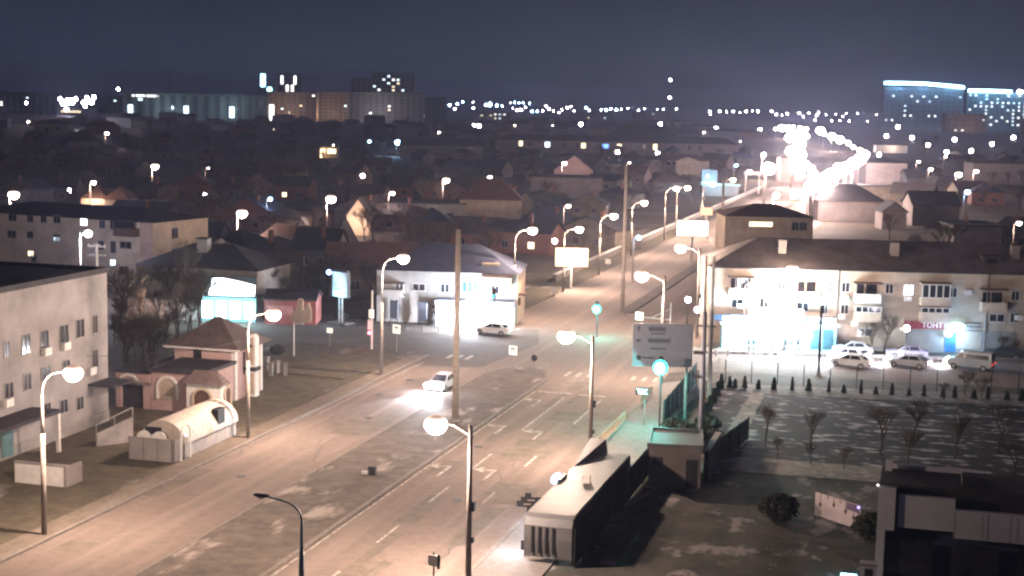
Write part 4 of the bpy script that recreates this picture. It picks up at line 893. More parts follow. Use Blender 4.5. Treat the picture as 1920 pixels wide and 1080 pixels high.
# right side
t, a, b, L = house('dim two-storey block with a lit balcony strip behind the right apartment block', 1360, 1525, 405, 8, 12, M_beige, 'hip', M_roofb, 2.0, [(1485,417,1497,432),(1500,417,1512,432)], []); winpx(t, a, b, (1405,416,1448,425), M_lit)
house('pale hall with a flat roof beside the busy avenue', 1625, 1702, 305, 8, 14, M_lilac, 'hip', M_roofd, 2.0)
house('brown flat-roofed hall in front of the busy avenue', 1580, 1700, 348, 5, 10, M_beige, 'flat', M_roofd, .2); house('broad dark hipped roof below the busy avenue', 1535, 1660, 376, 5, 12, M_lilac, 'hip', M_roofd, 4)
house('long dim building at the far right edge', 1825, 1960, 306, 8, 12, M_lilac, 'flat', M_roofd, .3)
house('dark house with a light wall right of the trees', 1790, 1880, 424, 5, 9, M_lilac, 'flat', M_roofd, .3)
t, a, b, L = house('low white shed lit from the front at right', 1644, 1702, 272, 5, 9, M_white, 'flat', M_roofd, .3); light(t, (L/2,-5,4), 2500, WARM, .3)
house('beige gable in the dark quarter at right', 1655, 1700, 398, 4, 7, M_lilac, 'gabley', M_roofd, 2.4)
house('dark barn right of the beige gable', 1712, 1800, 384, 5, 10, M_lilac, 'gablex', M_roofd, 3)
t, a, b, L = house('pink-lit shop building beside the busy avenue', 1465, 1510, 296, 9, 10, M_pink, 'flat', M_roofd, .4); light(t, (L/2,-8,6), 5000, (1,.75,.65), .4)

# ------------------------------------------------------------------ dark building, bottom right
d0 = 84.; a = at_depth(1669, d0); v = V2(22, 0); t = thing('dark_building', 'flat-roofed dark building with white fascia at the bottom right corner', 'building', a, 0); L = v.length; hB = Hh(a, 906)
z1, z0 = hB-.25, Hh(a, 988)
MB().box(0, L, .2, 4, 0, z0).obj('wall', M_navy, t); MB().box(.0, L, .25, 4, z0, hB-.1).obj('upper_wall', M_roofd, t)
MB().box(0, L, .0, 4.2, hB-.1, hB+.05).obj('flat_roof', M_roofd, t)
x0 = 1.1
M_fasc = mat('fascia_grey', (.52,.52,.56), scale=.4, var=.12)
MB().box(x0, 4.2, -.35, .0, z0+.2, z1-.25).box(4.2, L, -.35, 0, z0-.15, z1-.85).obj('fascia', M_fasc, t)
MB().box(-.05, .92, -.5, .15, z0, hB-.12).box(-.05, .42, -.5, .15, 0, z0).obj('corner_pier', M_fasc, t)
MB().box(.2, .6, 3.0, 3.5, hB+.05, hB+.7).box(.61, 5.5, 3.8, 4.0, hB+.05, hB+.3).obj('parapet', M_fasc, t)
MB().ell((-.1,-.5,hB), .06, 8, 6).obj('indicator_lamp', M_litw, t)
p = at_depth(1655, 82); t = thing('entrance_box', 'small white box structure at the foot of the dark building', 'box', p); z = Hh(p, 1060); MB().box(-.45,.45,0,.6,0,z).obj('body', M_fasc, t); MB().box(-.5,.5,-.05,.65,z,z+.08).obj('cap', M_grey, t); MB().box(-.2,.2,-.02,0,z-.9,z-.2).obj('vent', M_dark, t)
p = at_depth(1618, 84); t = thing('floor_lamp', 'teal glowing ground light at the bottom edge by the dark building', 'lamp', p); MB().box(-.5,.5,-.15,.15,0,.2).obj('casing', M_dark, t); MB().box(-.45,.45,-.1,.1,.2,.32).obj('lens', M_ledcy, t); light(t, (0,0,.9), 60, (.15,.8,1), .2)
q = MB()
for i in range(1, 12): q.box(4.2+i*1.5, 4.23+i*1.5, -.36, -.351, z0-.15, z1-.85)
q.obj('cladding_joints', M_dark, t)
for i in range(5): MB().box(2.0+i*3.6, 4.6+i*3.6, .15, .199, z0-2.6, z0-.5).obj('window', M_glass, t)
for x in (6, 12): MB().box(x, x+1.2, 1.2, 2.4, hB+.05, hB+.6).obj('roof_vent', M_dark, t)
# festive banner
a = G(1527, 972); b = G(1612, 1000); v = b-a; L = v.length
t = thing('festive_banner', 'white banner with hanging dark baubles standing on the dark yard', 'banner', a, math.atan2(v.y, v.x)); z1 = Hh(a, 922)
MB().box(0, L, -.02, .02, .25, z1).obj('panel', mat('banner_white', (.60,.52,.54), scale=1.5, var=.1), t)
bb = MB()
for x, zz, s_ in ((.12,.58,1),(.42,.72,.8),(.56,.9,.45),(.68,.62,.95),(.86,.5,.9),(.28,.93,.5),(.95,.72,.6)):
    bb.ell((x*L, -.03, z1*zz), (.13*s_,.02,.16*s_), 10, 6); bb.tube([(x*L,-.03,z1*zz),(x*L,-.03,z1*.99)], .018, 4)
bb.obj('baubles', M_roofb, t)
MB().box(L*.7, L*.98, -.035, -.021, z1*.72, z1*.98).obj('purple_patch', mat('banner_violet', (.18,.12,.24)), t)
for x in (.02, L/2, L-.02): MB().box(x-.03, x+.03, .021, .08, 0, z1+.05).obj('post', M_dark, t)
MB().ell((L*.97,-.1,z1*.93), .09, 8, 6).obj('violet_lamp', mat('lamp_violet2', (.50,.42,1), emit=2.5), t)
# hoardings on the avenue
def billboard(label, x0, x1, y0, y1, d, m, lit=0):
    a = at_depth(x0, d); b = at_depth(x1, d); v = b-a; L = v.length
    t = thing('billboard', label, 'billboard', a, math.atan2(v.y, v.x)); zt, zb = Hh(a, y0), Hh(a, y1)
    MB().box(0, L, -.05, .05, zb, zt).obj('poster', m, t); MB().box(-.1, L+.1, .06, .3, zb-.12, zt+.12).obj('casing', M_dark, t)
    MB().tube([(L/2,.2,0),(L/2,.2,zb)], .2, 8).obj('post', M_zinc, t)
    if lit: light(t, (L/2, -2.5, zb-.6), lit, WARM, .2)
    return t
billboard('tan hoarding lit by the fifth kerb lamp', 1040, 1101, 465, 499, 219, M_poster, 1200)
t = billboard('blazing white hoarding over the avenue', 1265, 1324, 413, 442, 262, M_billb)
q = billboard('small tan hoarding far up the avenue above the white one', 1308, 1331, 389, 403, 330, M_poster, 500)
for i, (x, y) in enumerate([(1039,549),(1140,492)]):
    p = G(x, y+8); t = thing('small_board', 'small white board on the far left verge, %s one' % ['nearer','farther'][i], 'board', p, -CY); MB().box(-.5,.5,-.03,.03,.5,1.3).obj('plate', M_white, t); MB().box(-.05,.05,.031,.08,0,1.2).obj('post', M_zinc, t)
# filling station with lit tower
p = at_depth(1321, 470); t = thing('lit_tower_sign', 'blue-white glowing pylon sign beside the avenue', 'sign', p, -CY); zt = Hh(p, 318); zb = Hh(p, 388)
MB().box(-2.2,.2,-.6,.6,zb+3,zt-4).obj('lit_panel', mat('pylon_blue', (.45,.75,1), emit=2.2), t); MB().box(.2,2.2,-.5,.5,zb+6,zt-7).obj('lit_panel', mat('pylon_pale', (.40,.60,.85), emit=1.2), t)
MB().box(-2.6,2.6,.61,.9,0,zt).obj('frame', M_blueg, t); light(t, (0,-3,4), 3000, (.45,.8,1), .4)
a = at_depth(1310, 462); b = at_depth(1378, 462)
t, r, L = bld('filling_canopy', 'flat cyan-edged canopy at the foot of the glowing pylon', 'canopy', a, b, 3.2, 5, M_blueg, 'flat', mat('canopy_cyan', (.35,.62,.68)), rise=.5, ov=.4); light(t, (L*.3,-3,4.5), 1500, (.4,.85,1), .3)
# road portal
a = at_depth(1390, 480); b = at_depth(1415, 480); v = b-a; t = thing('road_portal', 'pale goalpost-shaped road portal beside the avenue', 'portal', a, math.atan2(v.y, v.x)); L = v.length; h_ = Hh(a, 328)
MB().box(-.2,.2,-.2,.2,0,h_).box(L-.2,L+.2,-.2,.2,0,h_).obj('leg', M_white, t); MB().box(-.6,L+.8,-.5,.5,h_,h_+1.2).obj('beam', M_white, t)

# ------------------------------------------------------------------ far blocks
def far(label, x0, x1, py, d, m, depth=18, roof=True, name='apartment_block', cat='building'):
    a = at_depth(x0, d); b = at_depth(x1, d); h = Hh(a, py + .0)
    t, r, L = bld(name, label, cat, a, b, h, depth, m, 'flat', M_roofd, rise=.8, ov=.3)
    return t, a, b, L, h
def grid(t, L, h, nx, nz, ww, wh_, lit=.1, z0=2.0, mats=(M_litw, M_lit, M_litc), rnd=random):
    for i in range(nx):
        for k in range(nz):
            pm_ = rnd.choice(mats) if rnd.random() < lit else M_glass
            win(t, (i+.5)*L/nx, z0 + k*(h-z0-.6)/nz, ww, wh_, pm_, cols=2, frame=M_grey)
t, a, b, L, h = far('dim greenish panel block at the far left edge', -20, 112, 173, 1942, M_blueg); grid(t, L, h, 11, 8, 2.9, 2.0, .05)
MB().box(L*.2, L*.3, 5, 9, h, h+3).obj('lift_housing', M_roofd, t)
t, a, b, L, h = far('long pale-green nine-storey block with balconies at far left', 236, 500, 174, 1776, mat('plaster_green', (.20,.25,.24), scale=.05)); grid(t, L, h, 13, 7, 5.1, 2.8, .03)
for i in range(14): MB().box(i*L/13.2, i*L/13.2+1.8, -1.2, 0, 1, h-2).obj('pilaster', M_grey, t)
MB().box(L*.06, L*.24, -.8, -.3, h-4, h-2).obj('lit_strip', M_litw, t)
for x in (.03,.42,.74): MB().box(L*x, L*x+6, -1.6, -1.3, 4, 17).obj('lit_stair', M_litc, t)
light(t, (L*.3,-30,14), 24000, (.65,.9,1), 1); light(t, (L*.75,-30,14), 24000, (.65,.9,1), 1)  # added fill lights brighten the green facade; no lamps stand here
t, a, b, L, h = far('dim grey block joining the long green block on its left', 205, 235, 180, 1831, M_lilac); grid(t, L, h, 3, 8, 2.9, 2.0, .05)
t, a, b, L, h = far('tan lit nine-storey block left of the towers', 500, 592, 172, 1850, mat('plaster_tan', (.34,.25,.19), scale=.05)); grid(t, L, h, 8, 8, 2.9, 2.0, .04); MB().box(.5, 9, -.6, -.2, 1, 20).obj('lit_stair', M_litw, t); light(t, (L*.4,-30,10), 26000, (1,.72,.5), 1)  # last light is an added fill for the tan facade
t, a, b, L, h = far('second tan block with a dark stepped roof left of the towers', 596, 650, 172, 1887, mat('plaster_tan', (.34,.25,.19), scale=.05)); grid(t, L, h, 6, 8, 2.9, 2.0, .06); light(t, (L*.4,-30,10), 22000, (1,.72,.5), 1)  # added fill light brightens this facade too
t, a, b, L, h = far('grey slab block right of the tan blocks', 651, 790, 172, 1905, M_grey); grid(t, L, h, 12, 8, 2.9, 2.0, .05); light(t, (L*.4,-30,10), 24000, (.9,.85,.9), 1)  # added fill light in front of the grey slab
t, a, b, L, h = far('low dark block at the right foot of the grey slab', 785, 830, 182, 2035, M_roofd); grid(t, L, h, 4, 6, 2.9, 2.0, .05)
t, a, b, L, h = far('tall tower with scattered bright windows', 694, 773, 137, 2227, M_grey); grid(t, L, h, 9, 11, 3.8, 2.8, .18, z0=12); 
t, a, b, L, h = far('narrow shoulder block left of the tall tower', 655, 693, 147, 2244, M_lilac); grid(t, L, h, 4, 10, 3.5, 2.5, .08, z0=12)
t, a, b, L, h = far('dark tower with four glowing upright window bands', 521, 561, 138, 2475, M_roofd)
for x, k0 in ((.18,1),(.78,1),(.42,0),(.66,0)): MB().box(L*x-2.2, L*x+2.2, -.5, -.1, h-17 if k0 else h-33, h-3 if k0 else h-18).obj('lit_band', M_litw, t)
grid(t, L, h-34, 5, 6, 3.2, 2.2, .05, z0=10)
t, a, b, L, h = far('thin dark tower with a blazing blue-white sign left of the banded tower', 486, 512, 150, 2442, M_roofd); MB().box(L*.1, L*.45, -.8, -.1, h-11, h+10).obj('lit_sign', M_ledcy, t); MB().ell((L*.75,-1.5,h-15), (4.4,1.5,4.6), 12, 8).obj('floodlight', M_ledcy, t)
light(t, (L*.3,-10,h), 6600, (.3,.55,1), 1)
def crown(t, x0, x1, z0, z1, n=1): MB().tube([(x0,-1,z0),((x0+x1)/2,-1,(z0+z1)/2+.4),(x1,-1,z1)], 2.6, 8).obj('led_strip', mat('led_crown', (.45,.85,1), emit=16), t)
t, a, b, L, h = far('wide tower slab crowned by a blazing cyan light strip, left of the pair', 1640, 1786, 162, 2475, M_blueg); grid(t, L, h, 13, 7, 3.2, 2.5, .13, z0=12, mats=(M_litc, M_litw)); crown(t, -1, L*.55, h+5.5, h+5.5); crown(t, L*.55, L, h+5.0, h+1)
for i in range(3): light(t, (L*(.15+.35*i),-12,h+7), 60000, (.28,.62,1), 1)
t, a, b, L, h = far('wide tower slab crowned by a cyan light strip, right of the pair', 1794, 1905, 172, 2475, mat('plaster_teal', (.22,.33,.36), scale=.05)); grid(t, L, h, 11, 9, 3.2, 2.5, .40, z0=8, mats=(M_litc, M_litw)); crown(t, 0, L*.72, h+2, h+1.4); MB().ell((L*.86,-1,h+1.6), (5,1.5,3), 12, 6).ell((L*.97,-1,h+1.8), (3,1.5,2.6), 12, 6).obj('crown_lamp', M_farp, t)
for i in range(2): light(t, (L*(.25+.5*i),-14,h+5), 50000, (.28,.62,1), 1)
light(t, (L*.4,-25,18), 6600, (.5,.85,1), 1)  # added fill light for the lower tower front
t, a, b, L, h = far('tan lit low block in front of the crowned towers', 1756, 1832, 214, 2127, mat('plaster_tan', (.34,.25,.19), scale=.05)); grid(t, L, h, 6, 3, 2.6, 1.8, .12); light(t, (L*.5,-25,8), 9900, (1,.75,.55), 1)  # added fill light brightens the low tan block
t, a, b, L, h = far('tan block at the far right edge', 1903, 1990, 222, 2127, mat('plaster_tan', (.34,.25,.19), scale=.05)); grid(t, L, h, 6, 3, 2.6, 1.8, .1); light(t, (L*.3,-25,8), 5500, (1,.75,.55), 1)  # added fill light, no lamp modelled before this block
t, a, b, L, h = far('dim low block right of centre beneath the horizon lights', 1060, 1140, 211, 2970, M_lilac); grid(t, L, h, 8, 3, 3.2, 2.2, .1)
t, a, b, L, h = far('dim reddish block on the horizon right of centre', 1175, 1245, 209, 3135, M_pink); grid(t, L, h, 8, 3, 3.2, 2.2, .1)
t, a, b, L, h = far('brown box block below the blue horizon lights', 885, 952, 212, 2475, M_pink); grid(t, L, h, 8, 4, 3.2, 2.2, .1)
t, a, b, L, h = far('flat dark hall under the white lights at far left', 112, 186, 205, 2145, M_roofd); MB().box(L*.1, L*.6, -1, -.5, h-4, h-1.5).obj('lit_band', M_lit, t)
# radio mast and crane
p = at_depth(1244, 2300); t = thing('radio_mast', 'thin radio mast with two bright lights on the horizon', 'mast', p); z = Hh(p, 150)
MB().tube([(0,0,0),(0,0,z)], [1.0,.5], 5).obj('lattice', M_zinc, t); MB().ell((0,0,z), 1.8, 8, 6).obj('lamp_head', M_far, t); MB().ell((0,0,Hh(p,183)), 1.8, 8, 6).obj('lamp_head', M_far, t)
p = at_depth(319, 2400); t = thing('tower_crane', 'faint crane mast rising behind the long green block', 'crane', p); z = Hh(p, 130)
MB().tube([(0,0,0),(0,0,z)], .7, 4).obj('mast', M_dark, t); MB().tube([(-14,0,z-3),(12,0,z-2)], .5, 4).tube([(0,0,z),(-14,0,z-3)], .2, 4).obj('jib', M_dark, t)

# ------------------------------------------------------------------ side-street lamps
side = [(25,365,'at the very left edge, pinkish',8000,.62),(290,312,'above the white box sheds',6500,.58),(453,400,'right of the leaning bare trees',6000,.52),(620,373,'above the small white gables',6000,.58),(836,338,'above the long white building',5000,.5),
 (918,332,'over the brown hipped roof',1800,.32),(735,362,'at the left end of the long white building',1500,.30),(175,342,'over the glowing porch',3000,.32),(200,250,'beside the dark pyramid roof at upper left',5000,.6),(53,228,'near the yellow house at upper left',2500,.45),
 (1058,306,'against the pink gabled house',3500,.45),(862,265,'in the upper middle',4000,.6),(965,235,'over the roofs near the centre horizon',1500,.4),(1036,235,'dim one right of the centre',900,.3),(1320,248,'above the house with a central gable',2500,.5),
 (1797,327,'big one at right of the busy avenue',6000,.62),(1830,321,'pale one close to the big right lamp',3000,.45),(1745,317,'over a yellow-lit wall at right',3500,.40),(1722,303,'small one left of the yellow-lit wall',1500,.36),(1773,293,'small upper one at right',1200,.34),
 (1910,418,'alone at the right edge',1500,.28),(1065,386,'small, above the dark roof near the sixth kerb lamp',900,.26),(872,466,'small, over the blue-grey roof',300,.17),(823,248,'small, left of the upper middle lamp',1500,.42),(1480,290,'low, beside the pink-lit shop',4000,.5),
 (1405,322,'left of the twin lamp',4000,.5),(1180,305,'dim, hidden among roofs',500,.2),(1388,265,'tiny, above the portal',400,.25),(390,315,'tiny one over the dark quarter',250,.18),(625,272,'tiny one over the yellow windows',300,.2)]
for i, (x, y, s_, pw, lr) in enumerate(side):
    h = 8.0; p = G(x, y, h); sc_ = 1.0
    street_lamp('lit side-street lamp, ' + s_, p - V2(.8, 0), h, reach=.5, ang=0, power=pw, color=(1,.68,.58), lr=lr*1.5, curved=False, th=.9, group='side-street lamps')
for i, (x, y, s_, pw, lr, c_) in enumerate([(743,267,'large blue-white floodlight in a yard at upper middle',7000,.75,(.35,.62,1)),(690,265,'smaller blue floodlight left of the large one',1800,.4,(.3,.5,1)),(1808,360,'blue floodlight under the big right lamp',1500,.32,(.3,.55,1)),(500,373,'small blue-white floodlight over a pale roof',500,.22,(.5,.7,1)),(1188,445,'small blue light by the seventh kerb lamp',300,.2,(.4,.6,1)),(1322,330,'blue light on the glowing pylon',300,.25,(.4,.6,1)),(1376,310,'small deep blue light left of the portal',300,.3,(.4,.5,1))]):
    street_lamp(s_, G(x, y, 7), 7, reach=.4, power=pw, color=c_, lens=mat('lens_bluewhite', (.38,.68,1), emit=14), lr=lr*1.9, curved=False, name='floodlight')
p = G(164, 437, 12.8)
t = street_lamp('white street lamp in front of the dim apartment block, over the wire pole', G(150,437,9.5), 9.5, reach=.8, power=9000, color=COOL, lens=M_lensw, lr=.42, curved=False)
p = at_depth(182, 135); t = thing('wire_pole', 'white-lit concrete wire pole with cross-arms behind the office roof', 'utility pole', p); z = Hh(p, 457)
MB().tube([(0,0,0),(0,0,z)], [.18,.12], 8).obj('pole', M_white, t); MB().box(-.9,.9,-.06,.06,z-.3,z-.18).box(-.9,.9,-.06,.06,z-1.1,z-.98).obj('cross_arm', M_white, t)
for x in (-.8,-.3,.3,.8): MB().ell((x,0,z-.1), .08, 6, 4).obj('insulator', M_white, t)
light(t, (-1.2,-2,z+1.2), 260, COOL, .2)
zp = z
for i, dz in enumerate((-.1, -.6, -1.2)):
    def wire(nm, lab, a, b, sag=1.0):
        pts = [a.lerp(b, q/12) - Vector((0,0,sag*4*(q/12)*(1-q/12))) for q in range(13)]
        o = MB().tube(pts, .02, 3).obj(nm, M_dark); tag(o, lab, 'wire'); return o
    e = at_depth(-30, 120+i*3); wire('overhead_wire', 'thin wire from the white wire pole to the left edge, %s from the top' % ORD[i], Vector((p.x, p.y, zp+dz)), Vector((e.x, e.y, zp-.5+dz)), 1.2)
for i, (A, B) in enumerate([((-51.4,107.4,8.0),(-62,101,7.0)), ((-51.4,137.6,9.4),(-66,134,7.5))]):
    wire('overhead_wire', 'wire slanting down left from the %s kerb lamp' % ['second','third'][i], Vector(A), Vector(B), .4)

# ------------------------------------------------------------------ busy avenue beyond
av = [(1432,290),(1455,366),(1520,350),(1530,341),(1545,335),(1560,328),(1575,322),(1590,315),(1602,306),(1612,298),(1620,290),(1612,282),(1600,276),(1590,268),(1575,262),(1560,256),(1545,251),(1538,245),(1512,242),(1500,240),(1487,238),(1478,241),(1466,240),(1454,242),(1495,252),(1500,260),(1492,268),(1499,276),(1493,284),(1500,291),(1496,299),(1512,306),(1520,316),(1526,326),(1440,316),(1506,247),(1488,246)]
r4 = random.Random(8)
av += [(r4.uniform(1480,1512), r4.uniform(243,300)) for _ in range(12)] + [(1535+k_*8+r4.uniform(-6,6), 338-k_*4.4+r4.uniform(-5,7)) for k_ in range(11)]  # extra lamps scattered at random to widen and brighten the avenue's glow
for i, (x, y) in enumerate(sorted(av, key=lambda q: -q[1])):
    big = 240 < y; h = 10; p = G(x, y, h); dd = p.length
    street_lamp('blazing street lamp along the busy far avenue, %s counting away from the camera' % ORD[i], p - V2(.6,0), h, reach=.3, power=(26000 if i % 2 == 0 else 0), color=(1,.74,.62), lens=M_farp, lr=min(2.0, .7 + dd/1000)*(.55, 1.35, .9, 1.6, .75)[i % 5], curved=False, group='lamps along the busy far avenue', th=1.3)  # lens sizes exaggerated and varied to imitate blooming lights
t = thing('lit_kiosk', 'small blazing white box beside the busy avenue', 'kiosk', G(1493, 372)); MB().box(-1.6,1.6,0,3,0,2.6).obj('body', M_shopw, t); MB().box(-1.8,1.8,-.2,3.2,2.6,2.8).obj('roof', M_white, t)

# ------------------------------------------------------------------ lights on the horizon
def tiny(x, y, r, m, lab, grp, D=3600):
    p = at_depth(x, D); z = max(3, Hh(p, y)); t = thing('distant_lamp', lab, 'lamp', p, 0, grp)
    MB().tube([(0,0,0),(0,0,z)], .25, 4).obj('pole', M_dark, t); MB().ell((0,0,z), r, 8, 6).obj('lamp_head', m, t)  # lamp head oversized to imitate the bloom of a distant light
A_ = [(119,186,1.8),(124,194,2.2),(132,191,3),(140,190,3),(147,186,2),(162,192,2),(168,183,1.6),(176,191,2.6),(181,182,1.6),(165,198,1.8),(226,167,1.4),(56,193,1.2)]
B_ = [(812,198,1.4),(828,193,2.6,'b'),(838,197,2.2,'b'),(848,204,2.6),(852,195,2,'b'),(862,191,1.6,'b'),(882,203,3),(881,192,1.4),(905,197,2.8,'b'),(912,196,4.2,'b'),(925,198,2.2,'b'),(935,199,1.8,'b'),(950,193,1.4),(958,192,1.6,'b'),(966,193,1.6,'b'),(974,193,1.6,'b'),(985,194,1.6,'b'),
 (955,203,1.6),(962,207,2.6,'p'),(970,206,3.4),(978,201,2.2),(990,209,2,'b'),(1000,209,1.8,'b'),(1010,208,2.2,'p'),(1016,199,3),(1022,205,3),(1030,208,1.8,'p'),(1040,211,2),(1046,206,2.4,'p'),(1055,202,2.8),(1062,200,2.2),(1068,208,2),(1078,216,1.2),(1090,202,2,'b'),(1096,207,2),(1118,206,2),(1127,206,2.6,'b'),(1136,204,2.6),(1146,206,2.4,'b'),(1155,205,1.6),(1167,203,2),(1187,207,2),(1188,216,1.3),(1198,204,1.6),(1222,205,1.4),(1233,205,1.7),(1257,204,2)]
C_2 = [(1319,209,2.4),(1320,214,2),(1337,209,2.6),(1350,210,1.7),(1362,209,2.4),(1374,211,1.5),(1386,209,2.6),(1398,208,1.6),(1408,209,2.8),(1433,209,2.4),(1442,215,2.2),(1453,216,1.6),(1462,213,2.8),(1484,212,2.4),(1492,219,2),(1502,212,2),(1516,217,2.2),(1520,211,2.4),(1514,225,1.6),(1534,215,1.5),(1545,226,2.2),(1552,214,1.4),(1560,226,2),(1565,218,1.6),(1571,213,1.4),(1577,229,2),(1592,213,1.6),(1611,233,1.5),(1627,215,1.4),(1638,236,1.6)]
for nm, Lst, s_ in (('white lights over the far left blocks', A_, 'white light in the far left cluster'), ('lights along the central horizon', B_, 'light on the central horizon'), ('lights along the right horizon', C_2, 'white light on the right horizon')):
    for i, q in enumerate(sorted(Lst)):
        c_ = q[3] if len(q) > 3 else 'w'
        tiny(q[0], q[1], q[2]*(1.15 if c_ == 'b' else .85), {'b': M_farb, 'p': M_farp, 'w': M_far}[c_], 'tiny %s%s, %s from the left' % ({'b':'blue ','p':'pink ','w':''}[c_], s_, ORD[i]) , nm, 1250 if nm.startswith('white') else 3600)
# scattered small lights among the roofs
sm = [(883,236),(893,236),(898,258),(1081,233),(1195,242),(1228,233),(1135,258),(1217,255),(1343,241),(1425,244),(1299,266),(1233,288),(1158,285),(1348,292),(1648,290),(1662,255),(1668,238),(1775,285),(1821,283),(1710,258),(680,330),(130,358),(385,366),(910,384),(985,410),(130,205),(1040,452),(1700,616),(1290,562),(1900,258),(1860,270),(1790,262),(1740,272)]
for i, (x, y) in enumerate(sorted(sm)):
    h = 4.0; p = G(x, y, h) if y > 240 else at_depth(x, 1300); z = h if y > 240 else Hh(p, y)
    t = thing('yard_lamp', 'pinprick yard light among the dark roofs, %s from the left' % ORD[i], 'lamp', p, 0, 'pinprick yard lights'); dd = p.length
    MB().tube([(0,0,0),(0,0,z)], .06+dd*.0001, 4).obj('pole', M_dark, t); MB().ell((0,0,z), .12+dd*.0011, 8, 6).obj('lamp_head', M_far if i % 3 else M_farp, t)
    if i % 2 == 0: light(t, (0,-.8,z+.2), 350, (1,.8,.65), .2)

# ------------------------------------------------------------------ filler quarter: rows of small houses
rh = random.Random(11)
DK = [mat('dark_plaster_%s' % n_, c_, scale=.5, var=.35) for n_, c_ in (('ochre',(.16,.125,.09)),('grey',(.13,.125,.12)),('rose',(.17,.115,.105)),('cream',(.22,.185,.15)),('slate',(.09,.09,.10)))] + [M_brick]  # plaster tones darkened to keep the filler rows dim
def row(n_, x0, x1, d0, d1, tag_, dens):
    N = dens; k = 0
    for i in range(N):
        px_ = x0 + (x1-x0)*(i+.5)/N + rh.uniform(-8, 8); d = rh.uniform(d0, d1)
        if 1380 < px_ < 1660 and d > 280: continue
        hor = 195 + (px_-960)*.0205; wd = rh.uniform(7, 13) if d < 980 else rh.uniform(14, 30); h = rh.uniform(2.8, 4.2) if d < 980 else rh.uniform(4, 9)
        a = at_depth(px_, d); v_ = V2(math.cos(rh.uniform(-.5,.5)), math.sin(rh.uniform(-.5,.5))).normalized()
        if abs(a.x + 37) < 26 and d > 150: continue
        wm = rh.choice(DK); rm = rh.choice([M_roof,M_roofb,M_roofd,M_roofd,M_roofd,M_roofblue])
        kd = rh.choice(['hip','gablex','gablex','gabley'])
        k += 1
        t, r, L = bld('house', 'small house with %s roof, %s from left, %s row of dark houses' % ({'hip':'hipped','gablex':'gabled','gabley':'front-gabled'}[kd], ORD[k-1], tag_), 'house', a, a+v_*wd, h, rh.uniform(6,10), wm, kd, rm, rh.uniform(1.6, 3.2), .4, 'small dark houses, %s row' % tag_)
        for j in range(2): win(t, L*(.28+.42*j), 1.0, 1.2, 1.2, M_lit if rh.random() < .025 else M_glass, frame=M_grey)
        if rh.random() < .6: MB().box(L*.6, L*.6+.6, 2.2, 2.8, h+.4, h+3.4).obj('chimney', M_brick, t)
row(0, 230, 700, 205, 250, 'nearest', 8)
row(1, -40, 1080, 262, 330, 'second', 16)
row(2, -40, 1150, 350, 440, 'third', 18)
row(3, -60, 1250, 470, 590, 'fourth', 20)
row(4, -60, 1400, 620, 800, 'fifth', 22)
row(5, -60, 1960, 830, 950, 'sixth', 26)
row(8, -60, 1380, 1000, 1350, 'seventh', 30)
row(9, -60, 1380, 1400, 1850, 'eighth', 34)
row(6, 1560, 1980, 300, 560, 'right-hand', 14)
row(7, 1640, 1980, 600, 800, 'far right-hand', 12)

# bare winter trees
def bare_tree(seed, h=9, spread=.55, n_depth=6):
    r = random.Random(seed); tr = MB(); cr = MB()
    def grow(p, d, ln, rad, k):
        e = p + d*ln; mid = p + d*ln*.5 + Vector((r.uniform(-.06,.06), r.uniform(-.06,.06), 0))*ln
        (tr if k < 2 else cr).tube([p, mid, e], [rad, rad*.85, rad*.68], 5 if k < 2 else 3)
        if k >= n_depth: return
        m_ = 3 if k < 4 else 2
        for i in range(m_ + (1 if r.random() < .4 else 0)):
            ax = Vector((r.uniform(-1,1), r.uniform(-1,1), r.uniform(-.3,.5))); nd = (d + ax*spread*(1.0 if k else .8)).normalized()
            nd.z = max(nd.z, -.1); grow(mid.lerp(e, r.uniform(.35, 1)) if i else e, nd.normalized(), ln*r.uniform(.62,.82), rad*.62, k+1)
    grow(Vector((0,0,0)), Vector((r.uniform(-.1,.1), r.uniform(-.1,.1), 1)).normalized(), h*.25, h*.022, 0)
    return tr.mesh('trunk', M_bark), cr.mesh('crown', M_twig)
TM = [bare_tree(s_, 9, sp) for s_, sp in ((1,.55),(2,.7),(3,.45),(5,.62))]
def tree(label, p, h, k, group=None, rz=0, name='bare_tree'):
    t = thing(name, label, 'tree', p, rz, group); s_ = h/9.0
    for nm, me in zip(('trunk','crown'), TM[k % 4]):
        o = link(nm, me, t); o.scale = (s_, s_, s_)
    return t
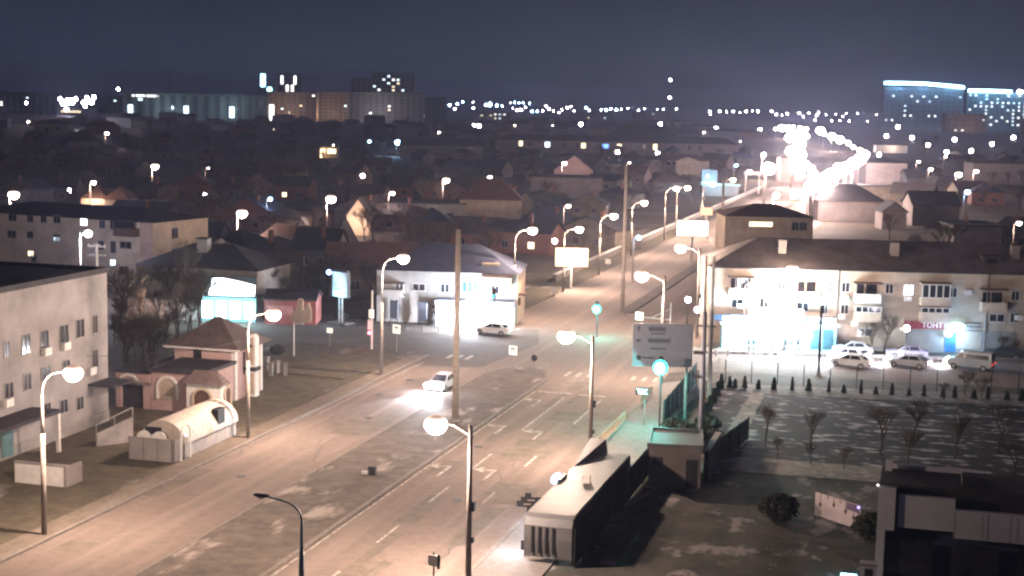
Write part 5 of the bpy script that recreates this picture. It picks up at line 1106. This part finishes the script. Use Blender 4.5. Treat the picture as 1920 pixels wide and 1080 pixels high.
near = [(350,596,12,0,'bare tree leaning left of the cyan-lit shop'),(312,590,9,2,'slim bare tree before the hipped house'),(368,600,8,1,'forked bare tree before the hipped house wall'),(262,590,8,3,'bare tree at the left corner of the hipped house'),(235,600,9,0,'yellowish bare tree right of the office block roof'),
        (415,440,11,2,'pair-trunked bare tree against the side wall of the dim block'),(390,452,11,1,'leaning bare tree at the corner of the dim block'),(240,680,6,3,'bare tree low behind the pink garden wall'),(290,672,6.5,1,'spreading bare tree behind the pink wing roof'),(215,650,5,0,'small bare tree between office block and garden wall'),(330,640,5,2,'small bare tree left of the pyramid roof'),
        (755,598,9,1,'bare tree in front of the corner building, left one'),(722,596,8,3,'bare tree at the left end of the corner building'),(795,520,12,0,'tall bare tree behind the corner building, left one'),(830,515,12,2,'tall bare tree behind the corner building, middle one'),(905,520,11,1,'tall bare tree behind the corner building, right one'),(765,522,11,3,'tall bare tree behind the left end of the corner building'),
        (1658,664,6.2,1,'bare tree in front of the apartment block right of the red sign'),(1636,660,5.0,3,'small bare tree beside the one near the red sign'),(1878,665,3.0,2,'bare bush before the far right of the apartment block'),(1905,674,3,0,'dark bush at the right edge of the service road'),
        (1435,838,4.6,0,'bare tree with dark base standing in the snowy park, left'),(1520,842,4.4,2,'thin young tree in the snowy park, right of the first'),(1650,850,5.5,3,'broad dark shrubby tree in the middle of the park'),(1712,830,5,1,'broad dark shrubby tree right of the park middle'),(1790,862,5,2,'dark shrubby tree at the right of the park'),(1872,850,5.5,0,'dark shrubby tree at the park right edge'),
        (1810,742,3.4,1,'dark bush growing over the mesh fence at right'),(1840,748,3.0,3,'dark bush right of the one over the mesh fence'),(1770,750,2.4,2,'low bush left of the one over the mesh fence'),(1700,885,4.4,2,'bare shrub on the near side of the park'),(1900,893,4,3,'bare shrub behind the dark building roof')]
for x, y, h, k, s_ in near: tree(s_, G(x, y), h, k, rz=x*.7)
for i in range(3): tree('young tree in the park, %s along its walk' % ORD[i], G(1458+i*62, 862+(i%3)*9), 2.4, i, 'young park trees', rz=i)
r3 = random.Random(21)
for i in range(13): tree('bare tree in the dim yard behind the pink house', at_depth(r3.uniform(206, 335), r3.uniform(146, 172)), r3.uniform(4.5, 7), i, 'bare trees in the yard behind the pink house', rz=i)
for i in range(16): tree('bare tree in the dark yard between the red kiosk and the corner building', at_depth(r3.uniform(480, 700), r3.uniform(186, 214)), r3.uniform(6, 9), i, 'bare trees in the dark yard by the red kiosk', rz=i)
for i in range(9): tree('bare tree on the lawn before the hipped house', at_depth(r3.uniform(215, 380), r3.uniform(170, 180)), r3.uniform(6, 9.5), i, 'bare trees before the hipped house', rz=i)
rt = random.Random(5); k = 0
pos = []
for i in range(250):
    px_ = rt.uniform(-40, 1960); d = rt.uniform(200, 760) if i < 210 else rt.uniform(800, 1700)
    a = at_depth(px_, d)
    if abs(a.x + 37) < 28 or (px_ > 1320 and d < 225) or (1380 < px_ < 1650 and d > 260): continue
    pos.append((px_, d))
pos.sort()
for k, (px_, d) in enumerate(pos):
    zone = 'left' if px_ < 640 else 'middle' if px_ < 1280 else 'right'
    dist = 'nearer' if d < 380 else 'farther'
    tree('bare tree among the dark roofs, %s part of the photo, %s rows' % (zone, dist), at_depth(px_, d), rt.uniform(6, 11) if d < 780 else rt.uniform(9, 15), k, 'bare trees among the dark roofs, %s, %s rows' % (zone, dist), rz=rt.uniform(0, 6))
# thujas along the park fence
def leafy(seed, r0, h, n, m, sq=.09, cone=True):
    r = random.Random(seed); b = MB()
    for i in range(n):
        u = r.random()**.8; z = u*h; rr = (r0*(1-u)**.7 if cone else r0*math.sqrt(max(0,1-(2*u-1)**2)))*(.55+.5*r.random()); a = r.uniform(0, 2*PI)
        c = Vector((rr*math.cos(a), rr*math.sin(a), z+.05)); p = Vector((r.uniform(-1,1), r.uniform(-1,1), r.uniform(-.2,1)))*sq; q = Vector((r.uniform(-1,1), r.uniform(-1,1), r.uniform(-1,1)))*sq
        b.add([c-p-q*.5, c+p-q*.5, c+p*.6+q, c-p*.6+q], [(0,1,2,3)])
    return b.mesh('crown', m)
TH = [leafy(s_, .24, 1.1, 360, M_thuja) for s_ in (1, 2)]
xs = [1368,1378,1396,1422,1451,1485,1516,1554,1582,1614,1642,1672,1704,1732,1768,1790,1826,1852,1888,1915]
trunkm = MB().tube([(0,0,0),(0,0,.5)], .05, 5).mesh('trunk', M_bark)
for i, x in enumerate(xs):
    t = thing('thuja', 'small dark conical thuja at the foot of the mesh fence, %s from the left' % ORD[i], 'shrub', G(x, 728+(x-1368)*.045), i, 'thujas along the mesh fence')
    link('trunk', trunkm, t); o = link('crown', TH[i % 2], t); o.scale = [(1,1,1),(.8,.8,1.15),(1.15,1.1,.8),(.9,1,.7),(1.2,1,1.05)][(i*7+i//3) % 5]
for i, (x, y) in enumerate([(1345,745),(1338,758),(1330,772),(1322,786),(1318,800),(1352,730),(1312,812)]):
    t = thing('thuja', 'dark conical thuja beside the corner mesh fence, %s counting towards the camera' % ORD[i], 'shrub', G(x, y), i, 'thujas beside the corner fence')
    link('trunk', trunkm, t); link('crown', TH[i % 2], t).scale = (1.2,1.2,1.25)
BL = leafy(9, 1.0, 1.3, 900, M_ever, .13, False)
for i, (x, y, s_, z_) in enumerate([(1300,845,'bush left of the grey steel post, nearer',1.3),(1282,826,'bush at the back of the teal fence',1.1),(1340,838,'bush right of the grey steel post',1.0),(1326,812,'bush behind the grey steel post',1.1),(1460,975,'round dark clipped bush on the bare yard',1.25),(1635,1010,'round dark clipped bush right of the festive banner',1.2),(1262,812,'bush low against the teal fence',.9),(520,665,'low bush left of the corner island',.8),(640,600,'low hedge bush beside the advertising panel',.8)]):
    t = thing('bush', 'rounded ' + s_ if not s_.startswith('round') else s_, 'bush', G(x, y), i); link('stem', trunkm, t); link('crown', BL, t).scale = (z_, z_, z_)
# snow-dusted white urns / stones at verges left as flat patches; loose stones
for i, (x, y) in enumerate([(508,705),(520,700),(535,705),(500,693)]):
    t = thing('stone_post', 'pale short stone post beyond the kerb lamp by the pink house, %s from the left' % ORD[i], 'post', G(x, y), i, 'stone posts'); MB().box(-.2,.2,-.2,.2,0,1.2).obj('shaft', M_grey, t); MB().box(-.27,.27,-.27,.27,1.2,1.32).obj('cap', M_kerb, t)

# ------------------------------------------------------------------ vehicles
def car(label, cat, p, rz, paint, kind='car', on=True, tail=False, beam=0, name='parked_car'):
    t = thing(name, label, cat, p, rz)
    if kind == 'van': body = [(-2.4,.35),(2.35,.35),(2.45,.75),(2.3,1.05),(1.55,1.22),(-2.4,1.22)]; cab = [(-2.4,1.22),(1.55,1.22),(.95,1.93),(-2.3,1.95)]; Wd = .95; gl = [(-2.1,1.28),(.4,1.28),(.35,1.72),(-2.05,1.72)]; g2 = [(.55,1.28),(1.40,1.28),(.9,1.74),(.55,1.74)]; wx = (-1.55,1.55); ws = ((1.56,1.24),(.97,1.90))
    else: body = [(-2.2,.30),(2.15,.30),(2.22,.60),(2.05,.82),(1.0,.95),(-1.75,1.0),(-2.2,.95),(-2.28,.6)]; cab = [(-1.8,.98),(1.05,.93),(.25,1.42),(-1.15,1.44)]; Wd = .86; gl = [(-1.35,1.0),(-.25,.98),(-.25,1.36),(-1.05,1.37)]; g2 = [(-.15,.98),(.82,.96),(.2,1.35),(-.15,1.36)]; wx = (-1.4,1.35); ws = ((1.06,.95),(.26,1.41))
    def loft(prof, w0, w1, z0, z1):
        b = MB(); n = len(prof); f = lambda z: w0 + (w1-w0)*max(0, min(1, (z-z0)/(z1-z0)))
        b.add([(x,-f(z),z) for x,z in prof] + [(x,f(z),z) for x,z in prof], [tuple(range(n)), tuple(range(2*n-1,n-1,-1))] + [(i,i+n,(i+1)%n+n,(i+1)%n) for i in range(n)]); return b
    o = loft(body, Wd, Wd, 0, 1).obj('body', paint, t); bv = o.modifiers.new('b', 'BEVEL'); bv.width = .07; bv.segments = 2
    zc0, zc1 = cab[0][1], cab[-1][1]; k1 = .97 if kind == 'van' else .95; k2 = .84 if kind == 'van' else .74
    o = loft(cab, Wd*k1, Wd*k2, zc0, zc1).obj('cabin', paint, t); bv = o.modifiers.new('b', 'BEVEL'); bv.width = .05; bv.segments = 2
    for g in (gl, g2):
        for s_ in (-1, 1):
            f = lambda z: s_*(Wd*k1 + (Wd*k2-Wd*k1)*(z-zc0)/(zc1-zc0) + .012)
            MB().add([(x,f(z),z) for x,z in g] + [(x,f(z)-s_*.02,z) for x,z in g], [(0,1,2,3),(7,6,5,4)]).obj('side_window', M_glass, t)
    (xa,za),(xb,zb) = ws; q = .02
    MB().add([(xa+q,-Wd*k1*.9,za),(xa+q,Wd*k1*.9,za),(xb+q,Wd*k2*.92,zb),(xb+q,-Wd*k2*.92,zb)], [(0,1,2,3)]).obj('windscreen', M_glass, t)
    xr = cab[0][0]; xr2 = cab[-1][0]; MB().add([(xr-q,-Wd*.82,zc0+.04),(xr-q,Wd*.82,zc0+.04),(xr2-q,Wd*.68,zc1-.05),(xr2-q,-Wd*.68,zc1-.05)], [(0,3,2,1)]).obj('rear_window', M_glass, t)
    for x in wx:
        for s_ in (-1, 1):
            w_ = MB().tube([(x,s_*(Wd-.2),.33),(x,s_*(Wd+.02),.33)], .33, 14).obj('wheel', M_tyre, t); MB().tube([(x,s_*(Wd+.021),.33),(x,s_*(Wd+.035),.33)], .2, 12).obj('rim', M_rim, w_)
    xf = body[2][0]; zf = .72 if kind == 'van' else .62
    for s_ in (-1, 1):
        MB().ell((xf-.02, s_*Wd*.74, zf), (.22,.32,.26) if on and beam else (.1,.2,.12), 10, 6).obj('headlight', M_head if on and beam else M_rim, t)  # lit headlights oversized to imitate their glare
        MB().box(body[-1][0]-.03, body[-1][0]+.1, s_*Wd*.74-.14, s_*Wd*.74+.14, .72, .86).obj('tail_light', M_tail if (on or tail) else M_cred, t)
    MB().box(xf-.02, xf+.03, -.26, .26, .38, .5).obj('number_plate', M_white, t)
    if on and beam:
        light(t, (xf+.25, 0, .75), beam, (.92,.93,1), .12, 'SPOT', (0, -math.radians(84), 0), math.radians(75), .8)
        light(t, (xf+.75, 0, .8), beam*.12, (.80,.84,1), .34)  # added visible light ball imitating headlight glare, not a lamp of the car
    return t
car('white car driving towards the camera with glaring headlights on the left carriageway', 'car', G(829, 729), -PI/2-.05, M_cwhite, beam=16000, name='car')
c = G(925, 627); car('white car with glaring headlights turning in front of the bright corner shop', 'car', c, PI+CY*-1+.1, M_cwhite, beam=20000, name='car')
c = G(1594, 688); car('white car with blazing headlights on the service road just right of the dark pole', 'car', c, PI-CY+.02, M_cwhite, beam=12000, name='car')
c = G(1590, 676); car('white car half hidden behind the car nearest the dark pole', 'car', c, PI-CY, M_cwhite, beam=0, name='car')
c = G(1598, 664); car('pale silver car parked behind the two white cars', 'car', c, PI-CY+.3, M_csilver, on=False)
c = G(1703, 689); car('silver car with lit headlights between the white cars and the van', 'car', c, PI-CY+.02, M_csilver, beam=6000, name='car')
c = G(1700, 671); car('lilac-grey car parked behind the silver car', 'car', c, PI-CY+.35, M_cgrey, on=False)
c = G(1819, 692); car('white van with dark side windows at the right end of the queue', 'van', c, PI-CY+.01, M_csilver, kind='van', beam=5000, name='van')
c = G(1880, 672); car('dark car parked at the far right behind the van', 'car', c, PI-CY+.2, M_dark, on=False)

# ------------------------------------------------------------------ night haze round the whole place
hz = MB().box(-3500, 3500, -30, 6200, -1.5, 95).obj('haze', mat('haze_dummy', (1,1,1)))
hm = bpy.data.materials.new('haze'); hm.use_nodes = True; hn = hm.node_tree.nodes; hn.remove(hn['Principled BSDF'])
pv = hn.new('ShaderNodeVolumePrincipled'); pv.inputs['Density'].default_value = .00027; pv.inputs['Color'].default_value = (.48,.58,.92,1); pv.inputs['Anisotropy'].default_value = .35
hm.node_tree.links.new(pv.outputs[0], hn['Material Output'].inputs['Volume'])
hz.data.materials.clear(); hz.data.materials.append(hm); hz['kind'] = 'stuff'
